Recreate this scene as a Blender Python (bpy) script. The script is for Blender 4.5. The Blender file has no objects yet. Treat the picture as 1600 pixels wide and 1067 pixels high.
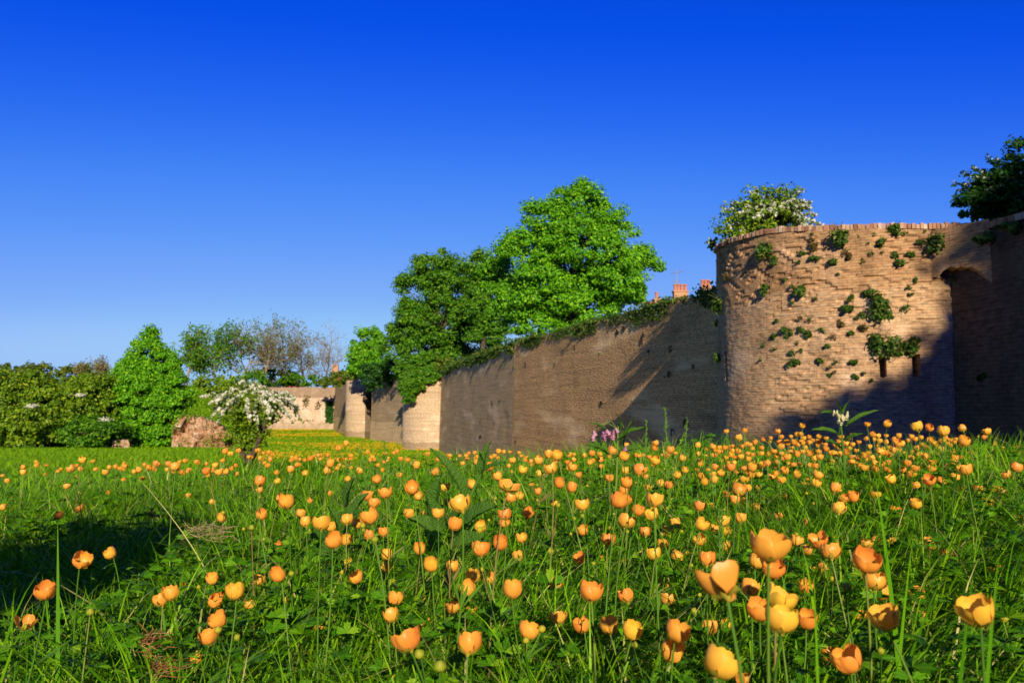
import bpy, math, random
import numpy as np
from mathutils import Vector, Matrix

# ------------------------------------------------------------------ camera, world, sun
SC = bpy.context.scene
COL = SC.collection
RNG = np.random.default_rng(11)
random.seed(5)
FPX = 28.0 / 36.0 * 1600.0
PITCH = math.atan(101.5 / FPX)

cam_d = bpy.data.cameras.new('camera')
cam = bpy.data.objects.new('camera', cam_d)
COL.objects.link(cam)
cam.location = (0, 0, 0)
cam.rotation_euler = (math.radians(90) + PITCH, 0, 0)
cam_d.lens = 28.0
cam_d.sensor_width = 36.0
cam_d.sensor_fit = 'HORIZONTAL'
cam_d.clip_start = 0.05
cam_d.clip_end = 6000
cam_d.dof.use_dof = True
cam_d.dof.focus_distance = 1.5
cam_d.dof.aperture_fstop = 13.0
SC.camera = cam

SUN_EL = math.radians(19.5)
LH = Vector((-0.11, 1.0, 0)).normalized()
LDIR = Vector((LH.x * math.cos(SUN_EL), LH.y * math.cos(SUN_EL), -math.sin(SUN_EL)))
world = bpy.data.worlds.new('World')
SC.world = world
world.use_nodes = True
wn = world.node_tree.nodes
wl = world.node_tree.links
wn.clear()
w_out = wn.new('ShaderNodeOutputWorld')
w_bg = wn.new('ShaderNodeBackground')
w_sky = wn.new('ShaderNodeTexSky')
w_sky.sky_type = 'NISHITA'
w_sky.sun_disc = False
w_sky.sun_elevation = SUN_EL
w_sky.sun_rotation = math.atan2(-LH.x, -LH.y)
w_sky.altitude = 50
w_sky.air_density = 1.0
w_sky.dust_density = 0.6
w_sky.ozone_density = 1.5
# the sky as strongly coloured film shows it: one curve per channel over the sky texture
w_sc = wn.new('ShaderNodeVectorMath'); w_sc.operation = 'SCALE'; w_sc.inputs['Scale'].default_value = 0.1
w_cv = wn.new('ShaderNodeRGBCurve')
w_up = wn.new('ShaderNodeVectorMath'); w_up.operation = 'SCALE'; w_up.inputs['Scale'].default_value = 10.0
SKY_CURVES = (((0, 0), (.145, .002), (.181, .014), (.26, .065), (.44, .20), (.70, .34), (1, .16)),
              ((0, 0), (.24, .080), (.30, .127), (.416, .25), (.64, .42), (.84, .58), (1, .32)),
              ((0, 0), (.33, .20), (.385, .77), (.478, .86), (.615, .93), (.767, .95), (1, .30)))
for ci, pts in enumerate(SKY_CURVES):
    cv = w_cv.mapping.curves[ci]
    while len(cv.points) < len(pts):
        cv.points.new(0.5, 0.5)
    for k, (x, y) in enumerate(pts):
        cv.points[k].location = (x, y)
        cv.points[k].handle_type = 'AUTO_CLAMPED'
w_cv.mapping.update()
wl.new(w_sky.outputs[0], w_sc.inputs[0])
wl.new(w_sc.outputs[0], w_cv.inputs['Color'])
wl.new(w_cv.outputs[0], w_up.inputs[0])
wl.new(w_up.outputs[0], w_bg.inputs['Color'])
w_bg.inputs['Strength'].default_value = 0.08
wl.new(w_bg.outputs[0], w_out.inputs[0])

sun_d = bpy.data.lights.new('sun', 'SUN')
sun_d.energy = 5.0
sun_d.angle = math.radians(0.5)
sun_d.color = (1.0, 0.86, 0.64)
sun = bpy.data.objects.new('sun', sun_d)
COL.objects.link(sun)
sun.rotation_euler = LDIR.to_track_quat('-Z', 'Y').to_euler()

SC.view_settings.view_transform = 'Standard'
SC.view_settings.look = 'None'
SC.view_settings.exposure = 0.32
SC.view_settings.gamma = 1.0
SC.view_settings.use_curve_mapping = False
SC.render.engine = 'CYCLES'
SC.cycles.max_bounces = 5
SC.cycles.diffuse_bounces = 2
SC.cycles.transmission_bounces = 3
SC.cycles.sample_clamp_indirect = 4.0

# ------------------------------------------------------------------ helpers
def ray(px, py):
    """direction of a view ray, scaled so that its Y is 1"""
    x = (px - 800.0) / FPX
    u = (533.5 - py) / FPX
    c, s = math.cos(PITCH), math.sin(PITCH)
    d = np.array([x, c - s * u, s + c * u])
    return d / d[1]

def P(px, py, d):
    return ray(px, py) * d

def link(o, parent=None):
    COL.objects.link(o)
    if parent is not None:
        o.parent = parent
    return o

def tag(o, label=None, cat=None, group=None, kind=None):
    if label: o['label'] = label
    if cat: o['category'] = cat
    if group: o['group'] = group
    if kind: o['kind'] = kind
    return o

def thing(name, label, cat, loc=(0, 0, 0), group=None):
    o = bpy.data.objects.new(name, None)
    o.empty_display_size = 0.1
    o.location = tuple(float(v) for v in loc)
    link(o)
    return tag(o, label, cat, group)

class MB:
    """collects vertices and faces; build() links them as ONE mesh object"""
    def __init__(self):
        self.V = []; self.F4 = []; self.F3 = []; self.UV4 = []; self.UV3 = []; self.n = 0
    def add(self, V, F, uv=None):
        V = np.asarray(V, float).reshape(-1, 3); F = np.asarray(F, int)
        if len(F) == 0: return self
        if F.shape[1] == 4:
            self.F4.append(F + self.n)
            self.UV4.append(np.zeros((len(F), 4, 2)) if uv is None else np.asarray(uv)[F])
        else:
            self.F3.append(F + self.n)
            self.UV3.append(np.zeros((len(F), 3, 2)) if uv is None else np.asarray(uv)[F])
        self.V.append(V); self.n += len(V)
        return self
    def tube(self, pts, rad, n=6, cap=True):
        pts = np.asarray(pts, float); m = len(pts)
        rad = np.broadcast_to(np.asarray(rad, float), (m,))
        t = np.gradient(pts, axis=0)
        t /= np.linalg.norm(t, axis=1)[:, None] + 1e-9
        ref = np.array([0, 0, 1.0]) if abs(t[0][2]) < 0.8 else np.array([1.0, 0, 0])
        a = np.cross(t, ref); a /= np.linalg.norm(a, axis=1)[:, None] + 1e-9
        b = np.cross(t, a)
        th = np.arange(n) * 2 * math.pi / n
        V = pts[:, None, :] + rad[:, None, None] * (np.cos(th)[None, :, None] * a[:, None, :] + np.sin(th)[None, :, None] * b[:, None, :])
        V = V.reshape(-1, 3)
        i = np.arange(m - 1)[:, None] * n; j = np.arange(n)[None, :]; k = (j + 1) % n
        F = np.stack([i + j, i + k, i + n + k, i + n + j], -1).reshape(-1, 4)
        self.add(V, F)
        if cap:
            for r, q in ((0, 1), (m - 1, -1)):
                ring = V[r * n:(r + 1) * n]
                c = np.vstack([ring, pts[r][None]])
                f = [(x, (x + 1) % n, n)[::q] for x in range(n)]
                self.add(c, f)
        return self
    def box(self, c, s, ang=0.0, taper=1.0):
        c = np.array(c, float); s = np.array(s, float) / 2
        q = np.array([(-1, -1, -1), (1, -1, -1), (1, 1, -1), (-1, 1, -1), (-1, -1, 1), (1, -1, 1), (1, 1, 1), (-1, 1, 1)], float) * s
        q[4:, :2] *= taper
        ca, sa = math.cos(ang), math.sin(ang)
        q = np.c_[q[:, 0] * ca - q[:, 1] * sa, q[:, 0] * sa + q[:, 1] * ca, q[:, 2]] + c
        self.add(q, [(0, 3, 2, 1), (4, 5, 6, 7), (0, 1, 5, 4), (1, 2, 6, 5), (2, 3, 7, 6), (3, 0, 4, 7)])
        return self
    def grid(self, G, uv=None, flip=False, wrap=False):
        G = np.asarray(G, float); a, b = G.shape[:2]
        i = np.arange(a - 1)[:, None] * b; j = np.arange(b - 1)[None, :]
        F = np.stack([i + j, i + j + 1, i + b + j + 1, i + b + j], -1).reshape(-1, 4)
        if flip: F = F[:, ::-1]
        return self.add(G.reshape(-1, 3), F, None if uv is None else np.asarray(uv).reshape(-1, 2))
    def build(self, name, mat, parent=None, origin=(0, 0, 0), smooth=False, loc=None):
        me = bpy.data.meshes.new(name)
        V = np.concatenate(self.V) - np.asarray(origin, float)
        if loc is not None: V = V - np.asarray(loc, float)
        F4 = np.concatenate(self.F4) if self.F4 else np.zeros((0, 4), int)
        F3 = np.concatenate(self.F3) if self.F3 else np.zeros((0, 3), int)
        me.vertices.add(len(V)); me.vertices.foreach_set('co', V.astype(np.float32).ravel())
        nl = F4.size + F3.size
        me.loops.add(nl); me.loops.foreach_set('vertex_index', np.concatenate([F4.ravel(), F3.ravel()]).astype(np.int32))
        st = np.concatenate([np.arange(len(F4)) * 4, F4.size + np.arange(len(F3)) * 3]).astype(np.int32)
        me.polygons.add(len(F4) + len(F3)); me.polygons.foreach_set('loop_start', st)
        me.update(calc_edges=True)
        uvl = me.uv_layers.new(name='UVMap')
        u4 = np.concatenate(self.UV4).reshape(-1, 2) if self.UV4 else np.zeros((0, 2))
        u3 = np.concatenate(self.UV3).reshape(-1, 2) if self.UV3 else np.zeros((0, 2))
        uvl.data.foreach_set('uv', np.concatenate([u4, u3]).astype(np.float32).ravel())
        me.polygons.foreach_set('use_smooth', np.full(len(me.polygons), smooth))
        me.validate()
        me.materials.append(mat)
        o = bpy.data.objects.new(name, me)
        if loc is not None: o.location = tuple(float(v) for v in loc)
        link(o, parent)
        return o

def sstep(x, a, b):
    t = np.clip((np.asarray(x, float) - a) / (b - a), 0, 1)
    return t * t * (3 - 2 * t)

_tabs = {}
def vnoise(u, v, seed=0):
    if seed not in _tabs: _tabs[seed] = np.random.default_rng(seed + 99).random((256, 256))
    T = _tabs[seed]
    u = np.asarray(u, float); v = np.asarray(v, float)
    iu = np.floor(u).astype(int); iv = np.floor(v).astype(int)
    fu = u - iu; fv = v - iv
    fu = fu * fu * (3 - 2 * fu); fv = fv * fv * (3 - 2 * fv)
    g = lambda a, b: T[a & 255, b & 255]
    return (g(iu, iv) * (1 - fu) + g(iu + 1, iv) * fu) * (1 - fv) + (g(iu, iv + 1) * (1 - fu) + g(iu + 1, iv + 1) * fu) * fv

def fbm(u, v, seed=0, o=3):
    s = 0; a = 0.5; k = 1.0
    for i in range(o):
        s = s + a * vnoise(u * k + 17 * i, v * k + 5 * i, seed + i); a *= 0.5; k *= 2.03
    return s / (1 - 0.5 ** o)

# ------------------------------------------------------------------ materials
def newmat(name):
    m = bpy.data.materials.new(name); m.use_nodes = True
    n = m.node_tree.nodes; n.clear()
    out = n.new('ShaderNodeOutputMaterial')
    return m, n, m.node_tree.links, out

def ramp(n, stops, interp='LINEAR'):
    r = n.new('ShaderNodeValToRGB'); e = r.color_ramp; e.interpolation = interp
    while len(e.elements) < len(stops): e.elements.new(0.5)
    for k, (p, c) in enumerate(stops):
        e.elements[k].position = p
        e.elements[k].color = (c, c, c, 1) if np.isscalar(c) else (*c, 1)
    return r

def mixc(n, l, fac, a, b, mode='MIX'):
    m = n.new('ShaderNodeMix'); m.data_type = 'RGBA'; m.blend_type = mode
    for s, v in ((m.inputs[0], fac), (m.inputs[6], a), (m.inputs[7], b)):
        if isinstance(v, bpy.types.NodeSocket): l.new(v, s)
        elif np.isscalar(v): s.default_value = v
        else: s.default_value = (*v, 1)
    return m.outputs[2]

def noise(n, l, vec, scale, detail=3, rough=0.55, sx=(1, 1, 1)):
    if sx != (1, 1, 1):
        mp = n.new('ShaderNodeMapping'); mp.inputs['Scale'].default_value = sx
        l.new(vec, mp.inputs[0]); vec = mp.outputs[0]
    t = n.new('ShaderNodeTexNoise'); t.inputs['Scale'].default_value = scale
    t.inputs['Detail'].default_value = detail; t.inputs['Roughness'].default_value = rough
    l.new(vec, t.inputs['Vector'])
    return t.outputs[0]

def leafmat(name, stops, trans=0.4, tcol=(0.16, 0.34, 0.01), rough=0.5, spec=0.3, obj_random=0.0):
    """leaf, blade or petal: colour differs from leaf to leaf, some light goes through it"""
    m, n, l, out = newmat(name)
    g = n.new('ShaderNodeNewGeometry')
    r = ramp(n, stops)
    if obj_random > 0:
        oi = n.new('ShaderNodeObjectInfo')
        mm = n.new('ShaderNodeMix'); mm.inputs[0].default_value = obj_random
        l.new(g.outputs['Random Per Island'], mm.inputs[2]); l.new(oi.outputs['Random'], mm.inputs[3])
        l.new(mm.outputs[0], r.inputs[0])
    else:
        l.new(g.outputs['Random Per Island'], r.inputs[0])
    p = n.new('ShaderNodeBsdfPrincipled'); p.inputs['Roughness'].default_value = rough
    p.inputs['Specular IOR Level'].default_value = spec
    l.new(r.outputs[0], p.inputs['Base Color'])
    t = n.new('ShaderNodeBsdfTranslucent')
    c = mixc(n, l, 0.5, r.outputs[0], tcol)
    l.new(c, t.inputs[0])
    s = n.new('ShaderNodeMixShader'); s.inputs[0].default_value = trans
    l.new(p.outputs[0], s.inputs[1]); l.new(t.outputs[0], s.inputs[2]); l.new(s.outputs[0], out.inputs[0])
    return m

def plainmat(name, c1, c2, scale=8, rough=0.8, bump=0.3, spec=0.3):
    m, n, l, out = newmat(name)
    tc = n.new('ShaderNodeTexCoord')
    f = noise(n, l, tc.outputs['Object'], scale, 5)
    r = ramp(n, ((0.3, c1), (0.7, c2))); l.new(f, r.inputs[0])
    p = n.new('ShaderNodeBsdfPrincipled'); p.inputs['Roughness'].default_value = rough
    p.inputs['Specular IOR Level'].default_value = spec
    l.new(r.outputs[0], p.inputs['Base Color'])
    b = n.new('ShaderNodeBump'); b.inputs['Strength'].default_value = bump; b.inputs['Distance'].default_value = 0.02
    l.new(f, b.inputs['Height']); l.new(b.outputs[0], p.inputs['Normal'])
    l.new(p.outputs[0], out.inputs[0])
    return m

def brickmat(name, c1, c2, mortar, pale, pale_lo, stain, stain_lo, bw=0.23, rh=0.075, bump=0.6, bands=None, fine=1.0, hs=1.0):
    """old brickwork in metres of UV: courses, lime-pale worn fields, dark weather stains"""
    m, n, l, out = newmat(name)
    uv = n.new('ShaderNodeUVMap'); uv.uv_map = 'UVMap'; U = uv.outputs[0]
    # courses waver a little
    wob = noise(n, l, U, 1.3, 3)
    ws = n.new('ShaderNodeMath'); ws.operation = 'MULTIPLY_ADD'; ws.inputs[1].default_value = 0.04; ws.inputs[2].default_value = -0.02
    l.new(wob, ws.inputs[0])
    cx = n.new('ShaderNodeCombineXYZ'); l.new(ws.outputs[0], cx.inputs[0]); l.new(ws.outputs[0], cx.inputs[1])
    va = n.new('ShaderNodeVectorMath'); va.operation = 'ADD'; l.new(U, va.inputs[0]); l.new(cx.outputs[0], va.inputs[1])
    bt = n.new('ShaderNodeTexBrick')
    bt.inputs['Scale'].default_value = 1.0
    bt.inputs['Brick Width'].default_value = bw; bt.inputs['Row Height'].default_value = rh
    bt.inputs['Mortar Size'].default_value = 0.016 * fine; bt.inputs['Mortar Smooth'].default_value = 0.35
    bt.inputs['Bias'].default_value = -0.1
    bt.inputs['Color1'].default_value = (*c1, 1); bt.inputs['Color2'].default_value = (*c2, 1); bt.inputs['Mortar'].default_value = (*mortar, 1)
    l.new(va.outputs[0], bt.inputs['Vector'])
    # single odd bricks
    odd = noise(n, l, U, 1.0, 0, 0.5, (1 / bw * 1.3, 1 / rh * 0.9, 1))
    ro = ramp(n, ((0.30, 0.62), (0.45, 1.0), (0.58, 1.0), (0.72, 1.25))); l.new(odd, ro.inputs[0])
    col = mixc(n, l, 0.75, bt.outputs['Color'], ro.outputs[0], 'MULTIPLY')
    big = noise(n, l, U, 0.55, 6, 0.62, (1.01 * hs, 1, 1))
    rp = ramp(n, ((pale_lo, 0.0), (pale_lo + 0.10, 0.85))); l.new(big, rp.inputs[0])
    col = mixc(n, l, rp.outputs[0], col, pale)
    st = noise(n, l, U, 0.8, 6, 0.65, (1.3 * hs, 0.7, 1))
    rs = ramp(n, ((stain_lo, 0.0), (stain_lo + 0.2, 0.8))); l.new(st, rs.inputs[0])
    col = mixc(n, l, rs.outputs[0], col, stain)
    if bands:
        sx = n.new('ShaderNodeSeparateXYZ'); l.new(U, sx.inputs[0])
        nb = noise(n, l, U, 1.1, 4)
        for z, side, c, a, soft in bands:      # a change of masonry above (+1) or below (-1) a level
            md = n.new('ShaderNodeMath'); md.operation = 'MULTIPLY_ADD'; md.inputs[1].default_value = soft
            l.new(nb, md.inputs[0]); l.new(sx.outputs[1], md.inputs[2])
            mr = n.new('ShaderNodeMapRange'); l.new(md.outputs[0], mr.inputs[0])
            mr.inputs[1].default_value = z + soft * .5 - 0.04; mr.inputs[2].default_value = z + soft * .5 + 0.04
            mr.inputs[3].default_value = 0 if side > 0 else a; mr.inputs[4].default_value = a if side > 0 else 0
            col = mixc(n, l, mr.outputs[0], col, c, 'MULTIPLY')
    if hs < 1:                                   # long level courses, some redder, some washed pale
        cr = noise(n, l, U, 1.0, 5, 0.75, (.18, 5.5, 1)); rc = ramp(n, ((.32, .55), (.5, 1.0), (.68, 1.35))); l.new(cr, rc.inputs[0])
        col = mixc(n, l, .65, col, rc.outputs[0], 'MULTIPLY')
    gr = noise(n, l, U, 22, 4, 0.7, (1.01 * hs, 1, 1))
    rg = ramp(n, ((0.3, 0.72), (0.7, 1.25))); l.new(gr, rg.inputs[0])
    col = mixc(n, l, 0.8, col, rg.outputs[0], 'MULTIPLY')
    p = n.new('ShaderNodeBsdfPrincipled'); p.inputs['Roughness'].default_value = 0.92; p.inputs['Specular IOR Level'].default_value = 0.15
    l.new(col, p.inputs['Base Color'])
    # height: bricks proud of the joints, each brick at its own depth, worn surface
    a1 = n.new('ShaderNodeMath'); a1.operation = 'MULTIPLY_ADD'; a1.inputs[1].default_value = -1.0; a1.inputs[2].default_value = 1.0
    l.new(bt.outputs['Fac'], a1.inputs[0])
    a2 = n.new('ShaderNodeMath'); a2.operation = 'MULTIPLY_ADD'; a2.inputs[1].default_value = 1.6; l.new(gr, a2.inputs[0]); l.new(a1.outputs[0], a2.inputs[2])
    a3 = n.new('ShaderNodeMath'); a3.operation = 'MULTIPLY_ADD'; a3.inputs[1].default_value = 1.6; l.new(odd, a3.inputs[0]); l.new(a2.outputs[0], a3.inputs[2])
    b = n.new('ShaderNodeBump'); b.inputs['Strength'].default_value = bump; b.inputs['Distance'].default_value = 0.03
    l.new(a3.outputs[0], b.inputs['Height']); l.new(b.outputs[0], p.inputs['Normal'])
    l.new(p.outputs[0], out.inputs[0])
    return m

M = {}
M['tower'] = brickmat('tower_brick', (.62, .34, .165), (.56, .38, .21), (.44, .29, .16), (.72, .49, .30), .54, (.19, .12, .065), .51, bands=((2.35, 1, (.86, .78, .68), .8, 1.2),), bw=.19, rh=.055, bump=.38)
M['flank'] = brickmat('shade_dark_brick', (.20, .105, .055), (.165, .105, .06), (.13, .085, .055), (.23, .155, .085), .60, (.06, .038, .022), .50, bump=.4)  # flank wall brick: colours darkened to deepen the shade on it
M['curtain'] = brickmat('curtain_brick', (.76, .42, .18), (.66, .43, .20), (.42, .27, .13), (.86, .60, .32), .54, (.20, .12, .055), .56, bump=.6, hs=.3)
M['curtain_far'] = brickmat('curtain_far_brick', (.70, .46, .22), (.64, .45, .24), (.50, .35, .20), (.82, .60, .36), .54, (.20, .14, .08), .56, bump=.5, hs=.3)
M['pale'] = brickmat('pale_brick', (.66, .46, .28), (.58, .44, .29), (.46, .34, .23), (.72, .55, .38), .54, (.34, .24, .15), .56, bump=.5, hs=.5, bands=((-3.5, -1, (.62, .60, .55), .8, 0.8),))
M['far'] = brickmat('far_brick', (.60, .40, .26), (.55, .40, .28), (.55, .44, .32), (.70, .54, .40), .50, (.26, .18, .12), .58, bump=.4,
                    bands=((1.6, 1, (.52, .48, .44), .9, 0.6), (-3.0, -1, (.72, .72, .70), .9, 0.9)))
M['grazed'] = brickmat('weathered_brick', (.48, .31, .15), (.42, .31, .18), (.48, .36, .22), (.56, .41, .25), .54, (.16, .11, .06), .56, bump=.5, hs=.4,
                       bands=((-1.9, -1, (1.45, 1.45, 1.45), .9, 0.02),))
M['coping'] = leafmat('coping_brick', ((0, (.24, .12, .07)), (.4, (.40, .21, .12)), (.75, (.48, .31, .19)), (1, (.58, .43, .30))), 0.0, (.5, .3, .2), .9, .1)
M['bark'] = plainmat('bark', (.05, .035, .022), (.12, .09, .06), 6, .9, .8)
M['bark_pale'] = plainmat('pale_bark', (.20, .16, .11), (.36, .29, .21), 3, .9, .5)
GL = ((0.0, (.028, .11, .003)), (0.35, (.052, .18, .004)), (0.75, (.10, .27, .006)), (1.0, (.20, .38, .012)))
M['leaf_bright'] = leafmat('bright_leaves', ((0, (.045, .20, .003)), (.4, (.10, .34, .004)), (.8, (.17, .45, .006)), (1, (.30, .58, .012))), .26, (.12, .42, .01))
M['leaf_mid'] = leafmat('mid_leaves', GL, .28, (.10, .32, .01))
M['leaf_dark'] = leafmat('dark_leaves', ((0, (.008, .045, .003)), (.5, (.020, .095, .006)), (1, (.045, .15, .010))), .3, (.06, .22, .01))
M['leaf_yellow'] = leafmat('yellow_leaves', ((0, (.04, .085, .006)), (.5, (.11, .19, .012)), (1, (.22, .26, .02))), .38, (.22, .30, .02))
M['leaf_hedge'] = leafmat('hedge_leaves', ((0, (.045, .12, .003)), (.4, (.12, .24, .005)), (.8, (.20, .33, .008)), (1, (.34, .42, .012))), .26, (.12, .26, .01))
M['leaf_brown'] = leafmat('budding_leaves', ((0, (.16, .11, .04)), (.5, (.24, .19, .06)), (1, (.22, .27, .05))), .3, (.2, .2, .05))
M['blossom'] = leafmat('white_blossom', ((0, (.62, .60, .46)), (1, (.85, .84, .74))), .3, (.8, .8, .6))
M['herb'] = leafmat('wall_herb', ((0, (.020, .060, .006)), (.5, (.055, .14, .012)), (.85, (.11, .20, .02)), (1, (.26, .22, .05))), .3, (.12, .26, .02))
M['dryherb'] = leafmat('dry_herb', ((0, (.10, .055, .02)), (.5, (.16, .10, .035)), (1, (.12, .15, .03))), .25, (.2, .15, .04))
M['grass'] = leafmat('grass_blades', ((0, (.040, .16, .002)), (.3, (.095, .28, .003)), (.65, (.20, .43, .005)), (.92, (.24, .46, .010)), (.95, (.45, .46, .10)), (1, (.58, .50, .22))), .26, (.30, .55, .006), .5, .2)
M['grass_far'] = leafmat('far_grass_blades', ((0, (.10, .26, .003)), (.5, (.18, .38, .006)), (1, (.28, .46, .012))), .28, (.24, .46, .01), .6, .15)
M['stalk'] = leafmat('grass_stalk', ((0, (.10, .26, .03)), (1, (.18, .34, .05))), .35, (.2, .4, .03), .45, .3)
M['foliage'] = leafmat('buttercup_foliage', ((0, (.035, .13, .003)), (.5, (.075, .24, .005)), (.9, (.14, .34, .008)), (1, (.22, .40, .015))), .28, (.20, .42, .006), .5, .18)
M['stem'] = leafmat('flower_stem', ((0, (.06, .17, .01)), (.6, (.11, .25, .02)), (.88, (.22, .28, .05)), (1, (.26, .15, .06))), .2, (.2, .3, .05), .5, .3, 1.0)
M['petal'] = leafmat('orange_petal', ((0, (.92, .30, .05)), (.3, (.94, .42, .06)), (.7, (.96, .52, .06)), (1, (.96, .64, .05))), .30, (1.0, .55, .04), .4, .35, .75)
M['petal_far'] = leafmat('orange_petal_far', ((0, (.92, .34, .05)), (.5, (.95, .46, .06)), (1, (.96, .60, .05))), .42, (.95, .36, .02), .4, .3)
M['gold'] = leafmat('golden_flowers', ((0, (.45, .26, .01)), (1, (.62, .40, .015))), .25, (.8, .5, .02), .6, .1)
M['sepal'] = leafmat('sepal', ((0, (.35, .36, .04)), (1, (.50, .42, .05))), .3, (.5, .5, .05), .5, .3)
M['bud'] = leafmat('bud', ((0, (.30, .38, .03)), (1, (.62, .50, .03))), .3, (.5, .5, .05), .5, .3, .7)
M['stamen'] = leafmat('stamen', ((0, (.55, .40, .02)), (1, (.35, .40, .03))), .2, (.5, .5, .05))
M['comfrey'] = leafmat('comfrey_leaf', ((0, (.06, .17, .015)), (1, (.12, .26, .03))), .4, (.20, .42, .02), .55, .25)
for _m in (M['comfrey'],):                      # quilted surface between the veins
    _n, _l = _m.node_tree.nodes, _m.node_tree.links
    _v = _n.new('ShaderNodeTexVoronoi'); _v.inputs['Scale'].default_value = 190
    _t = _n.new('ShaderNodeTexCoord'); _l.new(_t.outputs['Object'], _v.inputs['Vector'])
    _b = _n.new('ShaderNodeBump'); _b.inputs['Strength'].default_value = .9; _b.inputs['Distance'].default_value = .003; _b.invert = True
    _l.new(_v.outputs['Distance'], _b.inputs['Height'])
    for _q in _n:
        if _q.type in ('BSDF_PRINCIPLED', 'BSDF_TRANSLUCENT'): _l.new(_b.outputs[0], _q.inputs['Normal'])
M['mauve'] = leafmat('mauve_bell', ((0, (.42, .14, .30)), (1, (.70, .38, .50))), .35, (.7, .3, .5), .4, .3)
M['cream'] = leafmat('cream_bell', ((0, (.62, .60, .30)), (1, (.80, .76, .48))), .35, (.8, .7, .4), .4, .3)
M['straw'] = leafmat('dry_straw', ((0, (.16, .06, .02)), (.5, (.28, .12, .04)), (1, (.42, .26, .10))), .15, (.4, .2, .06))
M['hay'] = leafmat('pale_hay', ((0, (.30, .22, .10)), (1, (.50, .40, .20))), .15, (.4, .3, .1))
M['tile'] = plainmat('red_roof_tile', (.32, .07, .04), (.45, .12, .06), 2, .8, .4)
M['house_brick'] = plainmat('house_brick', (.38, .19, .10), (.52, .32, .18), 3, .9, .4)
M['pot'] = plainmat('clay_pot', (.42, .15, .08), (.55, .22, .12), 6, .8, .3)
M['metal'] = plainmat('aerial_metal', (.20, .20, .21), (.32, .32, .34), 5, .5, .1)
M['dark'] = plainmat('slit_shadow', (.02, .015, .012), (.03, .02, .018), 5, .95, .1)
M['plastic'] = plainmat('white_plastic', (.7, .7, .72), (.82, .82, .84), 5, .5, .4)

def groundmat():
    m, n, l, out = newmat('meadow_ground')
    g = n.new('ShaderNodeNewGeometry'); Pn = g.outputs['Position']
    f = noise(n, l, Pn, 9, 6)
    near = ramp(n, ((.3, (.010, .022, .004)), (.6, (.030, .055, .008)), (.8, (.06, .055, .02)))); l.new(f, near.inputs[0])
    f2 = noise(n, l, Pn, 1.1, 8, .7)
    lawn = ramp(n, ((.3, (.08, .20, .005)), (.7, (.17, .32, .010)))); l.new(f2, lawn.inputs[0])
    f3 = noise(n, l, Pn, .16, 8, .68, (.35, 1.6, 1))
    gold = ramp(n, ((.40, 0.0), (.60, 1.0))); l.new(f3, gold.inputs[0])
    c = mixc(n, l, gold.outputs[0], lawn.outputs[0], (.40, .27, .010))
    sx = n.new('ShaderNodeSeparateXYZ'); l.new(Pn, sx.inputs[0])
    mz = n.new('ShaderNodeMapRange'); l.new(sx.outputs[2], mz.inputs[0])
    mz.inputs[1].default_value = -3.9; mz.inputs[2].default_value = -3.2
    c = mixc(n, l, mz.outputs[0], c, lawn.outputs[0])
    mr = n.new('ShaderNodeMapRange'); l.new(sx.outputs[1], mr.inputs[0])
    mr.inputs[1].default_value = 6; mr.inputs[2].default_value = 12
    c = mixc(n, l, mr.outputs[0], near.outputs[0], c)
    p = n.new('ShaderNodeBsdfPrincipled'); p.inputs['Roughness'].default_value = .95; p.inputs['Specular IOR Level'].default_value = .1
    l.new(c, p.inputs['Base Color'])
    b = n.new('ShaderNodeBump'); b.inputs['Strength'].default_value = .8; b.inputs['Distance'].default_value = .08
    f4 = noise(n, l, Pn, 7, 8, .75)
    l.new(f4, b.inputs['Height']); l.new(b.outputs[0], p.inputs['Normal'])
    l.new(p.outputs[0], out.inputs[0])
    return m
M['ground'] = groundmat()
M['fill'] = plainmat('rampart_turf', (.03, .09, .008), (.08, .16, .015), 2, .95, .6)
def rubblemat():
    m, n, l, out = newmat('rubble_masonry')
    tc = n.new('ShaderNodeTexCoord'); O = tc.outputs['Object']
    mp = n.new('ShaderNodeMapping'); mp.inputs['Scale'].default_value = (1, 1, 2.2); l.new(O, mp.inputs[0])
    v = n.new('ShaderNodeTexVoronoi'); v.inputs['Scale'].default_value = 3.2; l.new(mp.outputs[0], v.inputs['Vector'])
    r = ramp(n, ((0, (.46, .25, .14)), (.4, (.50, .31, .19)), (.7, (.60, .44, .30)), (1, (.70, .58, .44)))); l.new(v.outputs['Color'], r.inputs[0])
    f = noise(n, l, O, .9, 6, .65)
    e = ramp(n, ((.38, 0.0), (.52, .95))); l.new(f, e.inputs[0])
    c = mixc(n, l, e.outputs[0], r.outputs[0], (.36, .19, .09))
    sx = n.new('ShaderNodeSeparateXYZ'); l.new(O, sx.inputs[0])
    p = n.new('ShaderNodeBsdfPrincipled'); p.inputs['Roughness'].default_value = .95
    l.new(c, p.inputs['Base Color'])
    b = n.new('ShaderNodeBump'); b.inputs['Strength'].default_value = .9; b.inputs['Distance'].default_value = .12; b.invert = True
    l.new(v.outputs['Distance'], b.inputs['Height']); l.new(b.outputs[0], p.inputs['Normal'])
    l.new(p.outputs[0], out.inputs[0])
    return m
M['rubble'] = rubblemat()

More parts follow.
